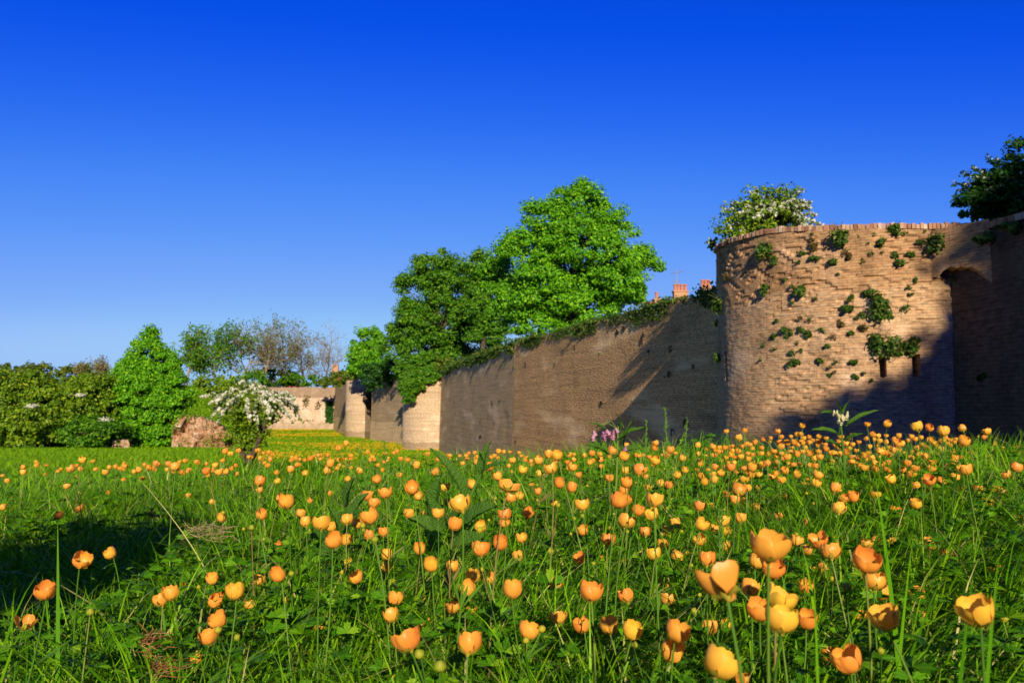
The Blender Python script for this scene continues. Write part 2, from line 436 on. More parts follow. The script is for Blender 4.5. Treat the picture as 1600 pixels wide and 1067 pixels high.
# ------------------------------------------------------------------ the ground
ZT, ZB = 3.6, -4.4           # top and foot of the ramparts, the eye at 0
def G(X, Y):
    X = np.asarray(X, float); Y = np.asarray(Y, float)
    base = -.46 + np.where(X > 0, .085 * np.minimum(X, 2.6), .04 * np.maximum(X, -4))
    a = X / np.maximum(Y, .6)
    yc = 5.6 - 2.4 * sstep(a, .12, .5)
    left = base - .0476 * np.maximum(Y - 5, 0)
    over = np.maximum(Y - yc, 0)
    right = base - np.maximum(.42 * over - .25 * (1 - np.exp(-over)), 0)
    right = np.maximum(right, ZB)
    right = np.where(right < ZB + .5, ZB + .5 * np.exp((right - ZB - .5) / .5), right)
    right = np.where(over > 14, ZB + .0 * right, right)
    s = X + .33 * Y
    w = sstep(s, -1.0, 1.2)
    left = np.maximum(left, -3.0)
    bank = 5.7 * sstep(Y, 62, 112) * sstep(-(X + .332 * Y), 0, 8)
    left = left + bank
    z = left * (1 - w) + right * w
    z = z + .05 * (fbm(X * .8, Y * .8, 3) - .5) + .5 * (fbm(X * .05, Y * .05, 5) - .5) * sstep(Y, 15, 60) * (1 - w)
    return z

def graded(lo, hi, fine, n):
    t = np.linspace(-1, 1, n)
    v = np.sinh(t * 5.2) / math.sinh(5.2)
    v = np.where(v < 0, v * -lo, v * hi)
    return v
gx = graded(-900, 900, 1, 321)
gy = np.concatenate([-np.geomspace(1, 120, 24)[::-1], np.linspace(-.9, 12, 140), np.geomspace(12.1, 1500, 170)])
XX, YY = np.meshgrid(gx, gy)
ZZ = G(XX, YY)
ZZ = np.where(YY < -1, np.maximum(ZZ, -.46 - .02 * np.maximum(-YY, 0)), ZZ)
mb = MB(); mb.grid(np.stack([XX, YY, ZZ], -1))
tag(mb.build('ground', M['ground'], smooth=True), kind='structure')

# rampart fill: the higher town ground that the walls hold up
CURT_A, CURT_K, CURT_B = np.array([7.6, 20.0]), np.array([.183, 45.7]), np.array([-6.9, 78.2])
TC, TR = np.array([8.87, 19.03]), 3.87
fill = [(20, -30), (15.2, -12), (12.8, -4), (9.6, 12.5), (9.2, 15.2), (8.8, 19.2), (7.6, 22), (.9, 45.9), (-5.9, 78.6), (-6.9, 85.5), (-16.9, 104.5), (-19.5, 115.5), (-22.6, 117), (-31.5, 150.6),
        (-44, 151), (-60, 152), (-160, 190), (-160, 420), (400, 420), (400, -30)]
import bmesh
bm = bmesh.new()
vs = [bm.verts.new((x, y, ZT - .25)) for x, y in fill]
bm.faces.new(vs); bmesh.ops.triangulate(bm, faces=bm.faces[:])
bmesh.ops.recalc_face_normals(bm, faces=bm.faces[:])
me = bpy.data.meshes.new('terrain'); bm.to_mesh(me); bm.free()
me.materials.append(M['fill'])
o = bpy.data.objects.new('terrain', me); link(o); tag(o, kind='structure')
# ------------------------------------------------------------------ rampart walls
def wall_strip(name, label, cat, pts, mat, z0=ZB - .3, z1=ZT, th=.9, du=.35, dv=.3, rag=.06, batter=.25, rough=.05, seed=1, u0=0, side=-1, cap_mat=None):
    """a wall along pts (the outer foot line); outward is to the left of travel when side=-1"""
    pts = [np.array(p, float) for p in pts]
    us, xy, nn = [], [], []
    acc = u0
    for k in range(len(pts) - 1):
        d = pts[k + 1] - pts[k]; L = np.linalg.norm(d); d /= L
        nrm = np.array([-d[1], d[0]]) * -side
        m = max(2, int(L / du))
        for i in range(m + (k == len(pts) - 2)):
            t = i / m
            us.append(acc + t * L); xy.append(pts[k] + d * L * t); nn.append(nrm)
        acc += L
    us = np.array(us); xy = np.array(xy); nn = np.array(nn)
    nv = int((z1 - z0) / dv) + 1
    v = np.linspace(0, 1, nv)
    top = z1 + rag * (fbm(us * .7, us * 0 + 3, seed) - .5) * 2 + rag * .5 * (fbm(us * 4, us * 0 + 9, seed + 4) - .5)
    Z = z0 + (top[:, None] - z0) * v[None, :]
    off = batter * (1 - v)[None, :] + rough * (fbm(us[:, None] * .5, Z * .5, seed + 7) - .5) * 2
    A = np.stack([xy[:, 0:1] + nn[:, 0:1] * off, xy[:, 1:2] + nn[:, 1:2] * off, Z], -1)
    uv = np.stack([np.repeat(us[:, None], nv, 1), Z], -1)
    mb = MB()
    mb.grid(A, uv, flip=(side < 0))
    # top face and back face
    B0 = A[:, -1]; back = xy - nn * th
    B1 = np.c_[back, top]; B2 = np.c_[back, np.full(len(top), z0)]
    T = np.stack([B0, B1, B2], 1)
    uvt = np.stack([np.stack([us, top], -1), np.stack([us, top + th], -1), np.stack([us, top + th + (z1 - z0)], -1)], 1)
    mb.grid(T, uvt, flip=(side < 0))
    # ends
    for e in (0, -1):
        q = np.stack([A[e], np.c_[np.full(nv, back[e, 0]), np.full(nv, back[e, 1]), Z[e]]], 0)
        uve = np.stack([np.stack([np.zeros(nv), Z[e]], -1), np.stack([np.full(nv, th), Z[e]], -1)], 0)
        mb.grid(q, uve, flip=(e == -1) == (side < 0))
    return mb

def P2(px, d):
    return np.array([(px - 800) / FPX * d, d])

W3A, W3B = np.array([-8.0, 83.2]), np.array([-18.2, 104.0])
T1L, T1R = P2(541, 113.5), P2(571.5, 112.0)
FC = P2(524, 149)
# curtain wall in two lengths that meet at a slight corner
mb = wall_strip('w', '', '', [CURT_A, CURT_K], M['curtain'], side=-1, du=.25, dv=.2, seed=2, rough=.03)
tag(mb.build('curtain_wall', M['curtain'], smooth=False), 'long brown brick curtain wall running from the round tower to its slight corner', 'rampart wall')
mb = wall_strip('w', '', '', [CURT_K, CURT_B], M['curtain_far'], side=-1, seed=5, u0=3, rough=.03)
tag(mb.build('curtain_wall', M['curtain_far']), 'greyer stretch of brick curtain wall just right of the pale ivy-topped tower', 'rampart wall')
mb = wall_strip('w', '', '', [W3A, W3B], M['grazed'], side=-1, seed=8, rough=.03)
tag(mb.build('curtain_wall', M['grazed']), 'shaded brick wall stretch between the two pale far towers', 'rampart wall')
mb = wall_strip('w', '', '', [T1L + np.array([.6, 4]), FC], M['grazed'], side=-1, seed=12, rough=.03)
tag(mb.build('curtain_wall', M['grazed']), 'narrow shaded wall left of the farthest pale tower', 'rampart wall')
mb = wall_strip('w', '', '', [FC, P2(430, 149), P2(392, 149.5)], M['far'], side=-1, seed=15, rag=.12)
tag(mb.build('end_wall', M['far']), 'sunlit far end wall with dark pits and an ivy strip, closing the moat', 'rampart wall')

def bastion(name, label, a, b, back, mat, z1=ZT, seed=3, rnd=1.0):
    """a tower whose front bows out a little between a and b, with sides running back"""
    a = np.array(a); b = np.array(b); back = np.array(back)
    n = 14; pts = []
    ax = (b - a) / np.linalg.norm(b - a); nr = np.array([ax[1], -ax[0]])
    pts.append(a + back)
    for i in range(n + 1):
        t = i / n
        q = a + (b - a) * t + nr * rnd * math.sin(math.pi * t) ** .8
        pts.append(q)
    pts.append(b + back)
    return wall_strip(name, '', '', pts, mat, z1=z1, side=1, seed=seed, du=.3, batter=.0, th=.5, rough=.05, rag=.15)
t = thing('bastion_tower', 'pale brick tower with a big ivy clump hanging over its top', 'tower', (-9, 81, ZB))
bastion('wall', '', P2(630, 80), P2(692, 78.6), (1.0, 5.5), M['pale'], seed=21, rnd=.9).build('wall', M['pale'], t, (-9, 81, ZB))
t = thing('bastion_tower', 'farther and narrower pale brick tower with weeds along its crumbling top', 'tower', (-22, 114, ZB))
bastion('wall', '', T1L, T1R, (1.0, 5.0), M['pale'], seed=25, rnd=.6).build('wall', M['pale'], t, (-22, 114, ZB))

# ---- the big round tower
tower = thing('round_tower', 'big round brick tower with tufts of plants growing from its wall', 'tower', (*TC, ZB))
TO = np.array([TC[0], TC[1], ZB])
a0, a1 = math.radians(-190), math.radians(20)
nu = int(TR * (a1 - a0) / .05); nv = int((3.46 - ZB + .3) / .030)
ua = np.linspace(a0, a1, nu); zz = np.linspace(ZB - .3, 3.44, nv)
UA, Z_ = np.meshgrid(ua, zz, indexing='ij')
def rim_px(a):
    x, y = TC[0] + TR * np.cos(a), TC[1] + TR * np.sin(a)
    p = 800 + FPX * x / (y * math.cos(PITCH) + 3.5 * math.sin(PITCH))
    return np.where(np.cos(a - math.radians(245)) > .05, p, np.where(np.asarray(a) > math.radians(-70), 1500, 1110))
px_of = rim_px(ua)
Ul = UA * TR
# every brick at its own depth, deeper where the wall is worn
row = np.floor(Z_ / .06); brick = np.floor(Ul / .20 + .5 * (row % 2))
hsh = vnoise(brick * 1.0 + 3, row * 1.0 + 7, 31)
wear = sstep(fbm(Ul * .55, Z_ * .9, 33, 4), .50, .66)
band = sstep(Z_, 1.9, 2.5) * (1 - sstep(Z_, 3.1, 3.35)) * sstep(fbm(Ul * 1.1, Z_ * 1.7, 35, 3), .38, .55)
wear = np.clip(wear * .8 + band, 0, 1)
D = -.008 * hsh - wear * np.where(hsh > .66, .034, .004) - .02 * fbm(Ul * 3.2, Z_ * 3.2, 37) - wear * .02
D += .10 * (fbm(Ul * .25, Z_ * .25, 39, 2) - .5)
D += .16 * sstep(-Z_, -1.0, 5.0)
for (px, y0, y1, w) in ((1379, 558, 588, 5.0), (1432, 554, 589, 4.6), (1135.5, 552, 594, 2.6)):      # arrow slits cut into the wall
    dd_ = ray(px, 570); A_ = dd_[0] ** 2 + dd_[1] ** 2; B_ = -2 * (dd_[0] * TC[0] + dd_[1] * TC[1]); C_ = TC @ TC - TR ** 2
    t_ = (-B_ - math.sqrt(max(0, B_ * B_ - 4 * A_ * C_))) / (2 * A_); p_ = dd_ * t_
    ang_ = math.atan2(p_[1] - TC[1], p_[0] - TC[0])
    hw_ = max(.045, w / FPX * p_[1] / 2)
    z0_, z1_ = (ray(px, y1) * t_)[2], (ray(px, y0) * t_)[2]
    D = np.where((np.abs((UA - ang_) * TR) < hw_) & (Z_ > z0_) & (Z_ < z1_), -.45, D)
R_ = TR + D
TOPA = np.interp(px_of, [1116, 1206, 1312, 1452], [.38, .30, .13, 0.0])[:, None]
Z_ = np.where(Z_ > 1.0, Z_ + TOPA * (Z_ - 1.0) / 2.44, Z_)
Gd = np.stack([TC[0] + R_ * np.cos(UA), TC[1] + R_ * np.sin(UA), Z_], -1)
mb = MB(); mb.grid(Gd, np.stack([Ul, Z_], -1), flip=False)
tw = mb.build('wall', M['tower'], tower, TO)
# two layers of coping: bricks on edge round the rim
mb = MB(); rr = np.random.default_rng(4)
k = a0 + .02
while k < a1:
    hh = .105 + rr.normal(0, .014)
    drop = .03 * vnoise(k * 6, 1, 3)
    if True:
        r0 = TR - .16 + rr.normal(0, .008)
        mb.box((TC[0] + r0 * math.cos(k), TC[1] + r0 * math.sin(k), 3.445 + hh / 2 - drop + float(np.interp(rim_px(np.array([k]))[0], [1116, 1206, 1312, 1452], [.38, .30, .13, 0.0]))), (.36, .062, hh), k + rr.normal(0, .03))
    k += .074 / TR
mb.build('coping', M['coping'], tower, TO)
ring = np.array([(TC[0] + q * math.cos(a), TC[1] + q * math.sin(a), 3.43 + float(np.interp(rim_px(np.array([a]))[0], [1116, 1206, 1312, 1452], [.38, .30, .13, 0.0]))) for q in (TR - .05, TR - .6) for a in np.linspace(a0, a1, 60)]).reshape(2, 60, 3)
mb = MB(); mb.grid(ring, ring[..., :2], flip=False)
mb.build('wall_head', M['tower'], tower, TO)

# hidden straight flank to the curtain wall, added to raise the tower's shadow there
mb = wall_strip('w', '', '', [(5.2, 19.4), (5.35, 20.4), (6.25, 23.2), (7.2, 24.2)], M['tower'], z1=3.44, side=-1, batter=0, th=1.5, seed=51)
mb.build('shadow_flank', M['tower'], tower, TO)

def hit_tower(px, py, rad=TR):
    d = ray(px, py)
    A = d[0] ** 2 + d[1] ** 2; B = -2 * (d[0] * TC[0] + d[1] * TC[1]); Cc = TC @ TC - rad ** 2
    disc = B * B - 4 * A * Cc
    if disc < 0: t = -B / (2 * A)
    else: t = (-B - math.sqrt(disc)) / (2 * A)
    p = d * t
    n = np.array([p[0] - TC[0], p[1] - TC[1], 0]); n /= np.linalg.norm(n)
    return p, n
def hit_line(px, py, a, b):
    d = ray(px, py); a = np.array(a, float); e = np.array(b, float) - a
    n2 = np.array([-e[1], e[0]]); n2 /= np.linalg.norm(n2)
    if n2 @ (-a) < 0: n2 = -n2
    t = (n2 @ a) / (n2 @ d[:2])
    return d * t, np.array([n2[0], n2[1], 0])

# right-hand wall: starts at the tower's flank and runs towards the viewer's right
RJ = hit_tower(1497, 600)[0][:2]
RD = np.array([.2, -.98]); RD /= np.linalg.norm(RD)
RE = RJ + RD * 24
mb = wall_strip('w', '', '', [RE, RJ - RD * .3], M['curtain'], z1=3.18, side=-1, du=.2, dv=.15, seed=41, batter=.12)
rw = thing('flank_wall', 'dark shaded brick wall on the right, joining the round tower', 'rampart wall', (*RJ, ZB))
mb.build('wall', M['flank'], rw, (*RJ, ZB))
mb = MB(); nrm = np.array([-.98, -.2]); ang = math.atan2(RD[1], RD[0])
L = .1
while L < 23:
    q = RJ + RD * L - nrm * .18
    mb.box((q[0], q[1], 3.20 + .075 + rr.normal(0, .006)), (.068, .46, .12), ang + rr.normal(0, .02))
    L += .078
mb.build('coping', M['coping'], rw, (*RJ, ZB))
# arched corbel that fills the corner between tower and flank wall at the top
mb = MB()
cb0 = hit_tower(1452, 420, TR - .06)[0][:2]; cb1 = RJ + RD * .95 + nrm * .015
n = 18
zb = 2.30 + .38 * np.sin(np.linspace(0, math.pi, n)) ** .7
zb = zb - np.linspace(0, .12, n) + .10 * (vnoise(np.arange(n) * .9, 2, 5) - .5) + .05 * rr.random(n)
fr = np.array([cb0 + (cb1 - cb0) * t for t in np.linspace(0, 1, n)])
back = fr + (RJ - (cb0 + cb1) / 2)[None] * 1.2
front = np.stack([np.c_[fr, zb], np.c_[fr, np.full(n, 3.40)]], 1)
uvf = np.stack([np.stack([np.linspace(0, 1.3, n), zb], -1), np.stack([np.linspace(0, 1.3, n), np.full(n, 3.40)], -1)], 1)
mb.grid(front, uvf, flip=False)
mb.grid(np.stack([np.c_[back, zb], np.c_[fr, zb]], 1), uvf, flip=False)
mb.grid(np.stack([np.c_[fr, np.full(n, 3.40)], np.c_[back, np.full(n, 3.40)]], 1), uvf, flip=False)
mb.build('corbel_arch', M['tower'], tower, TO)
# ------------------------------------------------------------------ plants: generators
def unit(rg, n):
    v = rg.normal(size=(n, 3)); return v / np.linalg.norm(v, axis=1)[:, None]

def leaf_quads(mb, C, N, S, rg, asp=.55, droop=.15):
    C = np.asarray(C); N = N / (np.linalg.norm(N, axis=1)[:, None] + 1e-9)
    u = np.cross(N, unit(rg, len(C))); u /= np.linalg.norm(u, axis=1)[:, None] + 1e-9
    v = np.cross(N, u); S = np.asarray(S).reshape(-1, 1) * np.ones((len(C), 1))
    V = np.stack([C - u * S, C + v * S * asp + N * S * droop, C + u * S, C - v * S * asp + N * S * droop], 1)
    n = len(C)
    F = np.arange(n * 4).reshape(n, 4)
    mb.add(V.reshape(-1, 3), F)

def ellpx(px, py, rx, ry, d, dep=None):
    c = P(px, py, d); k = d / FPX
    return (c, np.array([rx * k, (dep if dep else (rx + ry) / 2) * k if not dep else dep, ry * k]))

def clumps(ells, dens, cr, rg, inner=.5):
    out = []
    for c, r in ells:
        area = (r[0] * r[1] + r[0] * r[2] + r[1] * r[2]) / 3
        n = max(3, int(area * 12.6 / (cr * cr * 3.1) * dens))
        d = unit(rg, n); f = inner + (1 - inner) * rg.random(n)[:, None] ** .6
        out.append(c + d * r * f * .93)
    return np.concatenate(out)

def crown_mesh(ells, rg, cr, leaf, per, dens=1.0, inner=.5, flat=.95, asp=.62):
    cc = clumps(ells, dens, cr, rg, inner)
    n = len(cc)
    k = rg.poisson(per, n) + 3
    idx = np.repeat(np.arange(n), k)
    rad = cr * (.45 + 1.0 * rg.random(n))[idx][:, None]
    d = unit(rg, len(idx)); d[:, 2] = np.abs(d[:, 2]) * .22 + d[:, 2] * .78
    f = rg.random(len(idx))[:, None] ** .45
    C = cc[idx] + d * rad * f * np.array([1, 1, flat])
    N = d + unit(rg, len(idx)) * .8 + np.array([0, -.15, .25])
    mb = MB(); leaf_quads(mb, C, N, leaf * (.6 + .8 * rg.random(len(idx))), rg, asp)
    return mb, cc

def limb(mb, a, b, r0, r1, rg, n=6, sides=6, sag=.12):
    a = np.array(a, float); b = np.array(b, float); L = np.linalg.norm(b - a)
    t = np.linspace(0, 1, n)[:, None]
    w = rg.normal(size=(1, 3)) * L * sag
    p = a + (b - a) * t + w * np.sin(t * math.pi) + rg.normal(size=(n, 3)) * L * .015 * np.sin(t * math.pi)
    p[:, 2] += L * .08 * np.sin(t[:, 0] * math.pi)
    mb.tube(p, np.linspace(r0, r1, n), sides, cap=False)

def broad_tree(name, label, cat, base, ells, mat, seed, cr=.8, leaf=.16, per=55, dens=1.0, tr=.35, nl=24, group=None, fork=.35, bark='bark', inner=.5):
    rg = np.random.default_rng(seed)
    base = np.array(base, float)
    t = thing(name, label, cat, base, group)
    mb, cc = crown_mesh(ells, rg, cr, leaf, per, dens, inner)
    mb.build('crown', M[mat], t, base)
    zt = np.mean([e[0][2] for e in ells])
    cx = np.mean([e[0] for e in ells], axis=0)
    top = base + (cx - base) * .75; top[2] = zt
    tm = MB()
    limb(tm, base - [0, 0, .4], top, tr, tr * .35, rg, 8, 8, .04)
    fk = base + (top - base) * fork
    for q in cc[rg.choice(len(cc), min(nl, len(cc)), replace=False)]:
        s = fork + (1 - fork) * rg.random() * .8
        q = cx + (q - cx) * .80
        limb(tm, base + (top - base) * s, q, tr * .32, tr * .06, rg, 6, 5, .06)
    tm.build('trunk', M[bark], t, base, smooth=True)
    return t

def twig_tree(name, label, cat, base, height, width, seed, leafmat_=None, leafn=0, leaf=.2, lr=.7, lean=0, bark='bark_pale', r0=.22, levels=4, group=None, up=.35, fork0=.3, nstem=1):
    rg = np.random.default_rng(seed)
    base = np.array(base, float)
    t = thing(name, label, cat, base, group)
    mb = MB(); tips = []
    def grow(p, d, L, r, lv):
        n = 5; pts = [p]; dd = d.copy()
        for i in range(n):
            dd = dd + rg.normal(size=3) * .13 + np.array([0, 0, up * .12]); dd /= np.linalg.norm(dd)
            pts.append(pts[-1] + dd * L / n)
        mb.tube(pts, np.linspace(r, r * .55, n + 1), 6 if lv < 2 else 4 if lv < 3 else 3, cap=False)
        if lv >= levels:
            tips.append(pts[-1]); tips.append(pts[3]); return
        if lv >= levels - 1: tips.append(pts[-1])
        k = rg.integers(3, 5) if lv else rg.integers(5, 8)
        for i in range(k):
            s = (fork0 if lv == 0 else .25) + (1 - (fork0 if lv == 0 else .25)) * (i + rg.random()) / k
            q = pts[min(n, int(s * n))]
            a = rg.normal(size=3); a -= a @ dd * dd; a /= np.linalg.norm(a)
            sp = .55 + .4 * rg.random()
            nd = dd * (1 - sp * .4) + a * sp * width + np.array([0, 0, up]); nd /= np.linalg.norm(nd)
            grow(q, nd, L * (.50 + .22 * rg.random()), r * .5, lv + 1)
        grow(pts[-1], dd, L * .6, r * .55, lv + 1)
    for _ in range(nstem):
        grow(base - [0, 0, .3], np.array([lean + rg.normal() * .12 * nstem, rg.normal() * .1, 1.0]), height * .42, r0, 0)
    mb.build('trunk', M[bark], t, base, smooth=True)
    if leafn:
        tp = np.array(tips); idx = rg.integers(0, len(tp), leafn)
        C = tp[idx] + unit(rg, leafn) * lr * rg.random((leafn, 1)) ** .5
        m2 = MB(); leaf_quads(m2, C, unit(rg, leafn) + [0, 0, .4], leaf * (.6 + .8 * rg.random(leafn)), rg)
        m2.build('crown', M[leafmat_], t, base)
    return t

def spray_bush(name, label, cat, base, centre, R, nspray, seed, leafmat_='leaf_mid', leaf=.06, blossom=.05, nl=26, nb=30, group=None, droop=.9, core=None, coren=0, trunk=True, bl_frac=.85):
    """arching sprays with leaves below and blossom along the upper side"""
    rg = np.random.default_rng(seed)
    base = np.array(base, float); centre = np.array(centre, float); R = np.array(R, float)
    t = thing(name, label, cat, base, group)
    tm = MB(); lc = []; ln = []; bc = []
    for i in range(nspray):
        d = unit(rg, 1)[0]; d[2] = abs(d[2]) * .9 + .0 * d[2]
        s0 = centre + d * R * .25 * rg.random()
        e = centre + d * R * (.62 + .58 * rg.random())
        k = np.linspace(0, 1, 9)[:, None]
        p = s0 + (e - s0) * k; p[:, 2] -= (k[:, 0] ** 2) * R[2] * droop * (.35 + .5 * rg.random())
        p += rg.normal(size=p.shape) * .02 * R
        tm.tube(p, np.linspace(.012, .004, 9) * (R[0] * .8 + .4), 4, cap=False)
        tt = rg.random(nl); q = np.stack([np.interp(tt * 8, np.arange(9), p[:, a]) for a in range(3)], -1)
        lc.append(q + unit(rg, nl) * .10 * R.mean() * rg.random((nl, 1))); ln.append(unit(rg, nl) + [0, 0, .5])
        if rg.random() < bl_frac:
            tt = .25 + .75 * rg.random(nb); q = np.stack([np.interp(tt * 8, np.arange(9), p[:, a]) for a in range(3)], -1)
            bc.append(q + rg.normal(size=q.shape) * .022 * R.mean() + [0, 0, .03 * R.mean()])
    if core is not None:
        mbc, _ = crown_mesh(core, rg, R.mean() * .22, leaf, coren, 1.0)
    else: mbc = MB()
    C = np.concatenate(lc); leaf_quads(mbc, C, np.concatenate(ln), leaf * (.6 + .8 * rg.random(len(C))), rg)
    mbc.build('crown', M[leafmat_], t, base)
    B = np.concatenate(bc); m3 = MB(); leaf_quads(m3, B, unit(rg, len(B)) + [0, -.4, .4], blossom * (.5 + .9 * rg.random(len(B))), rg, .9)
    m3.build('blossom', M['blossom'], t, base)
    if trunk:
        for j in range(4):
            limb(tm, base - [0, 0, .3], centre + rg.normal(size=3) * R * .2, .05 * R[0] + .02, .02 * R[0], rg, 7, 6)
    tm.build('stems', M['bark'], t, base)
    return t

def tuft(name, label, cat, p, n, r, seed, mat='herb', leaf=.035, cnt=150, flat=.8, group=None, hang=0.0):
    """a cushion of leaves rooted in a wall at p, growing along n"""
    rg = np.random.default_rng(seed)
    p = np.array(p, float); n = np.array(n, float)
    nb = 4 + int(r * 14)
    sc = p + n * r * .18 + unit(rg, nb) * r * (.25 + .55 * rg.random((nb, 1))) * np.array([1, 1, flat])
    idx = rg.integers(0, nb, cnt)
    d = unit(rg, cnt)
    C = sc[idx] + d * r * (.22 + .4 * rg.random(nb))[idx][:, None] * rg.random((cnt, 1)) ** .4 * np.array([1, 1, flat])
    C[:, 2] -= hang * r * rg.random(cnt) ** 2
    m = MB(); leaf_quads(m, C, d + unit(rg, cnt) * .6 + [0, 0, .3], leaf * (.5 + rg.random(cnt)), rg, .6)
    for _ in range(int(4 + r * 20)):
        e = p + n * r * .8 + unit(rg, 1)[0] * r * .7; e[2] += r * .3
        m.tube([p - n * .05, (p + e) / 2 + [0, 0, r * .1], e], [.006, .004, .002], 3, cap=False)
    o = m.build(name, M[mat], None, (0, 0, 0), loc=p)
    return tag(o, label, cat, group)

# ------------------------------------------------------------------ trees
E = ellpx
d = 54
broad_tree('maple_tree', 'tall bright green leafy tree standing highest above the curtain wall', 'tree', (*P2(890, d), ZT - .3),
    [E(905, 322, 48, 38, d), E(952, 352, 42, 42, d), E(858, 348, 44, 45, d), E(828, 405, 52, 48, d), E(905, 395, 75, 60, d, 4), E(985, 400, 38, 26, d + 1), E(1012, 412, 24, 16, d + 1),
     E(955, 440, 60, 42, d, 3.5), E(850, 455, 66, 50, d, 3.5), E(800, 470, 36, 46, d + 2), E(905, 485, 62, 36, d, 3), E(975, 470, 40, 22, d), E(840, 505, 48, 26, d), E(775, 425, 26, 36, d + 3)],
    'leaf_bright', 101, cr=.70, leaf=.10, per=200, dens=1.22, tr=.45, nl=40, inner=.45)
d = 86
broad_tree('chestnut_tree', 'dark green round-topped tree left of the tallest bright tree', 'tree', (*P2(682, d), ZT - .3),
    [E(690, 425, 52, 38, d), E(655, 460, 42, 46, d), E(715, 455, 46, 46, d), E(640, 505, 36, 42, d), E(690, 505, 60, 42, d, 4), E(735, 500, 34, 42, d), E(625, 540, 28, 28, d), E(672, 545, 52, 26, d), E(740, 545, 34, 22, d), E(700, 560, 50, 20, d)],
    'leaf_mid', 102, cr=1.0, leaf=.14, per=170, dens=1.28, tr=.45, nl=40)
d = 78
broad_tree('chestnut_tree', 'mid green tree wedged between the round dark tree and the tallest bright tree', 'tree', (*P2(757, d), ZT - .3),
    [E(752, 420, 34, 32, d), E(765, 455, 36, 40, d), E(745, 480, 30, 34, d), E(775, 500, 30, 36, d), E(762, 525, 30, 22, d)],
    'leaf_mid', 103, cr=.9, leaf=.13, per=170, dens=1.5, tr=.3, nl=20)
d = 106
broad_tree('shrub_tree', 'pale green bushy tree at the left foot of the dark tree, above the far tower', 'tree', (*P2(585, d + 4), ZT - .3),
    [E(575, 535, 30, 28, d), E(566, 560, 26, 26, d), E(592, 560, 24, 30, d), E(560, 578, 18, 12, d)],
    'leaf_bright', 104, cr=.8, leaf=.15, per=95, dens=1.6, tr=.2, nl=14)
# low left side
d = 47
broad_tree('sycamore_tree', 'cone-shaped bright green tree beside the ruined masonry on the left', 'tree', (*P2(232, d), float(G(*P2(232, d)))),
    [E(238, 529, 17, 18, d), E(232, 550, 27, 24, d), E(250, 570, 30, 28, d), E(214, 580, 30, 26, d), E(262, 592, 28, 24, d), E(205, 605, 36, 40, d), E(262, 620, 38, 42, d), E(232, 625, 50, 50, d, 2), E(215, 665, 46, 38, d), E(258, 668, 34, 34, d), E(190, 640, 26, 36, d)],
    'leaf_bright', 105, cr=.44, leaf=.075, per=180, dens=1.35, tr=.22, nl=30)
HD = [
 ('hedge_shrub', 'broad yellow-green hedge shrub at the far left edge', 25, 636, 56, 60, 44, 'leaf_hedge'),
 ('hedge_shrub', 'yellow-green hedge shrub second from the left edge', 92, 640, 46, 50, 45, 'leaf_hedge'),
 ('hedge_shrub', 'hedge shrub with a few white flower heads, left of the cone-shaped tree', 150, 640, 46, 58, 46, 'leaf_hedge'),
 ('hedge_shrub', 'low green shrub in front of the hedge at the left', 60, 668, 62, 34, 42.6, 'leaf_hedge'),
 ('hedge_shrub', 'low dark green shrub at the foot of the cone-shaped tree', 146, 678, 40, 24, 43, 'leaf_mid'),
]
for i, (nm, lb, px, py, rx, ry, d, mt) in enumerate(HD):
    es = [E(px, py, rx, ry, d, 3), E(px - rx * .5, py - ry * .5, rx * .5, ry * .45, d), E(px + rx * .45, py - ry * .45, rx * .45, ry * .5, d)]
    if i < 3: es.append(E(px, py + 25, rx, 34, d, 2.5))
    b = P2(px, d)
    broad_tree(nm, lb, 'shrub', (*b, float(G(*b))), es, mt, 110 + i, cr=.45, leaf=.085, per=95, dens=1.6, tr=.1, nl=22, group='shrubs of the hedge on the left')
rg = np.random.default_rng(3)
for i, (px, py, rx, ry, lb) in enumerate(((10, 590, 34, 24, 'distant shrub at the far left edge behind the hedge'), (60, 582, 30, 14, 'distant low shrub second from the left behind the hedge'), (120, 585, 34, 14, 'distant low shrub behind the hedge, left of the cone-shaped tree'))):
    d = 120; b = P2(px, d)
    broad_tree('distant_shrub', lb, 'shrub', (*b, float(G(*b))), [E(px, py, rx, ry, d), E(px, py + 25, rx * 1.2, 24, d)], 'leaf_yellow', 120 + i, cr=.9, leaf=.3, per=30, tr=.15, nl=10, group='distant shrubs beyond the hedge')
# hawthorn and elder blossom in the hedge
for i, (px, py, lb) in enumerate(((50, 634, 'small cream elder flower spray in the hedge at the far left'), (125, 616, 'tiny cream elder flower spray high in the hedge'), (165, 655, 'small cream elder flower spray beside the cone-shaped tree'))):
    p = P(px, py, 40.6); rg = np.random.default_rng(i)
    m = MB(); C = p + rg.normal(size=(60, 3)) * [.16, .1, .05]
    leaf_quads(m, C, unit(rg, 60) + [0, -1, .6], .020 + .022 * rg.random(60), rg, .9)
    for q in C: m.tube([p + [0, .05, -.1], q], .006, 3, cap=False)
    tag(m.build('elder_blossom', M['blossom'], loc=p), lb, 'blossom')
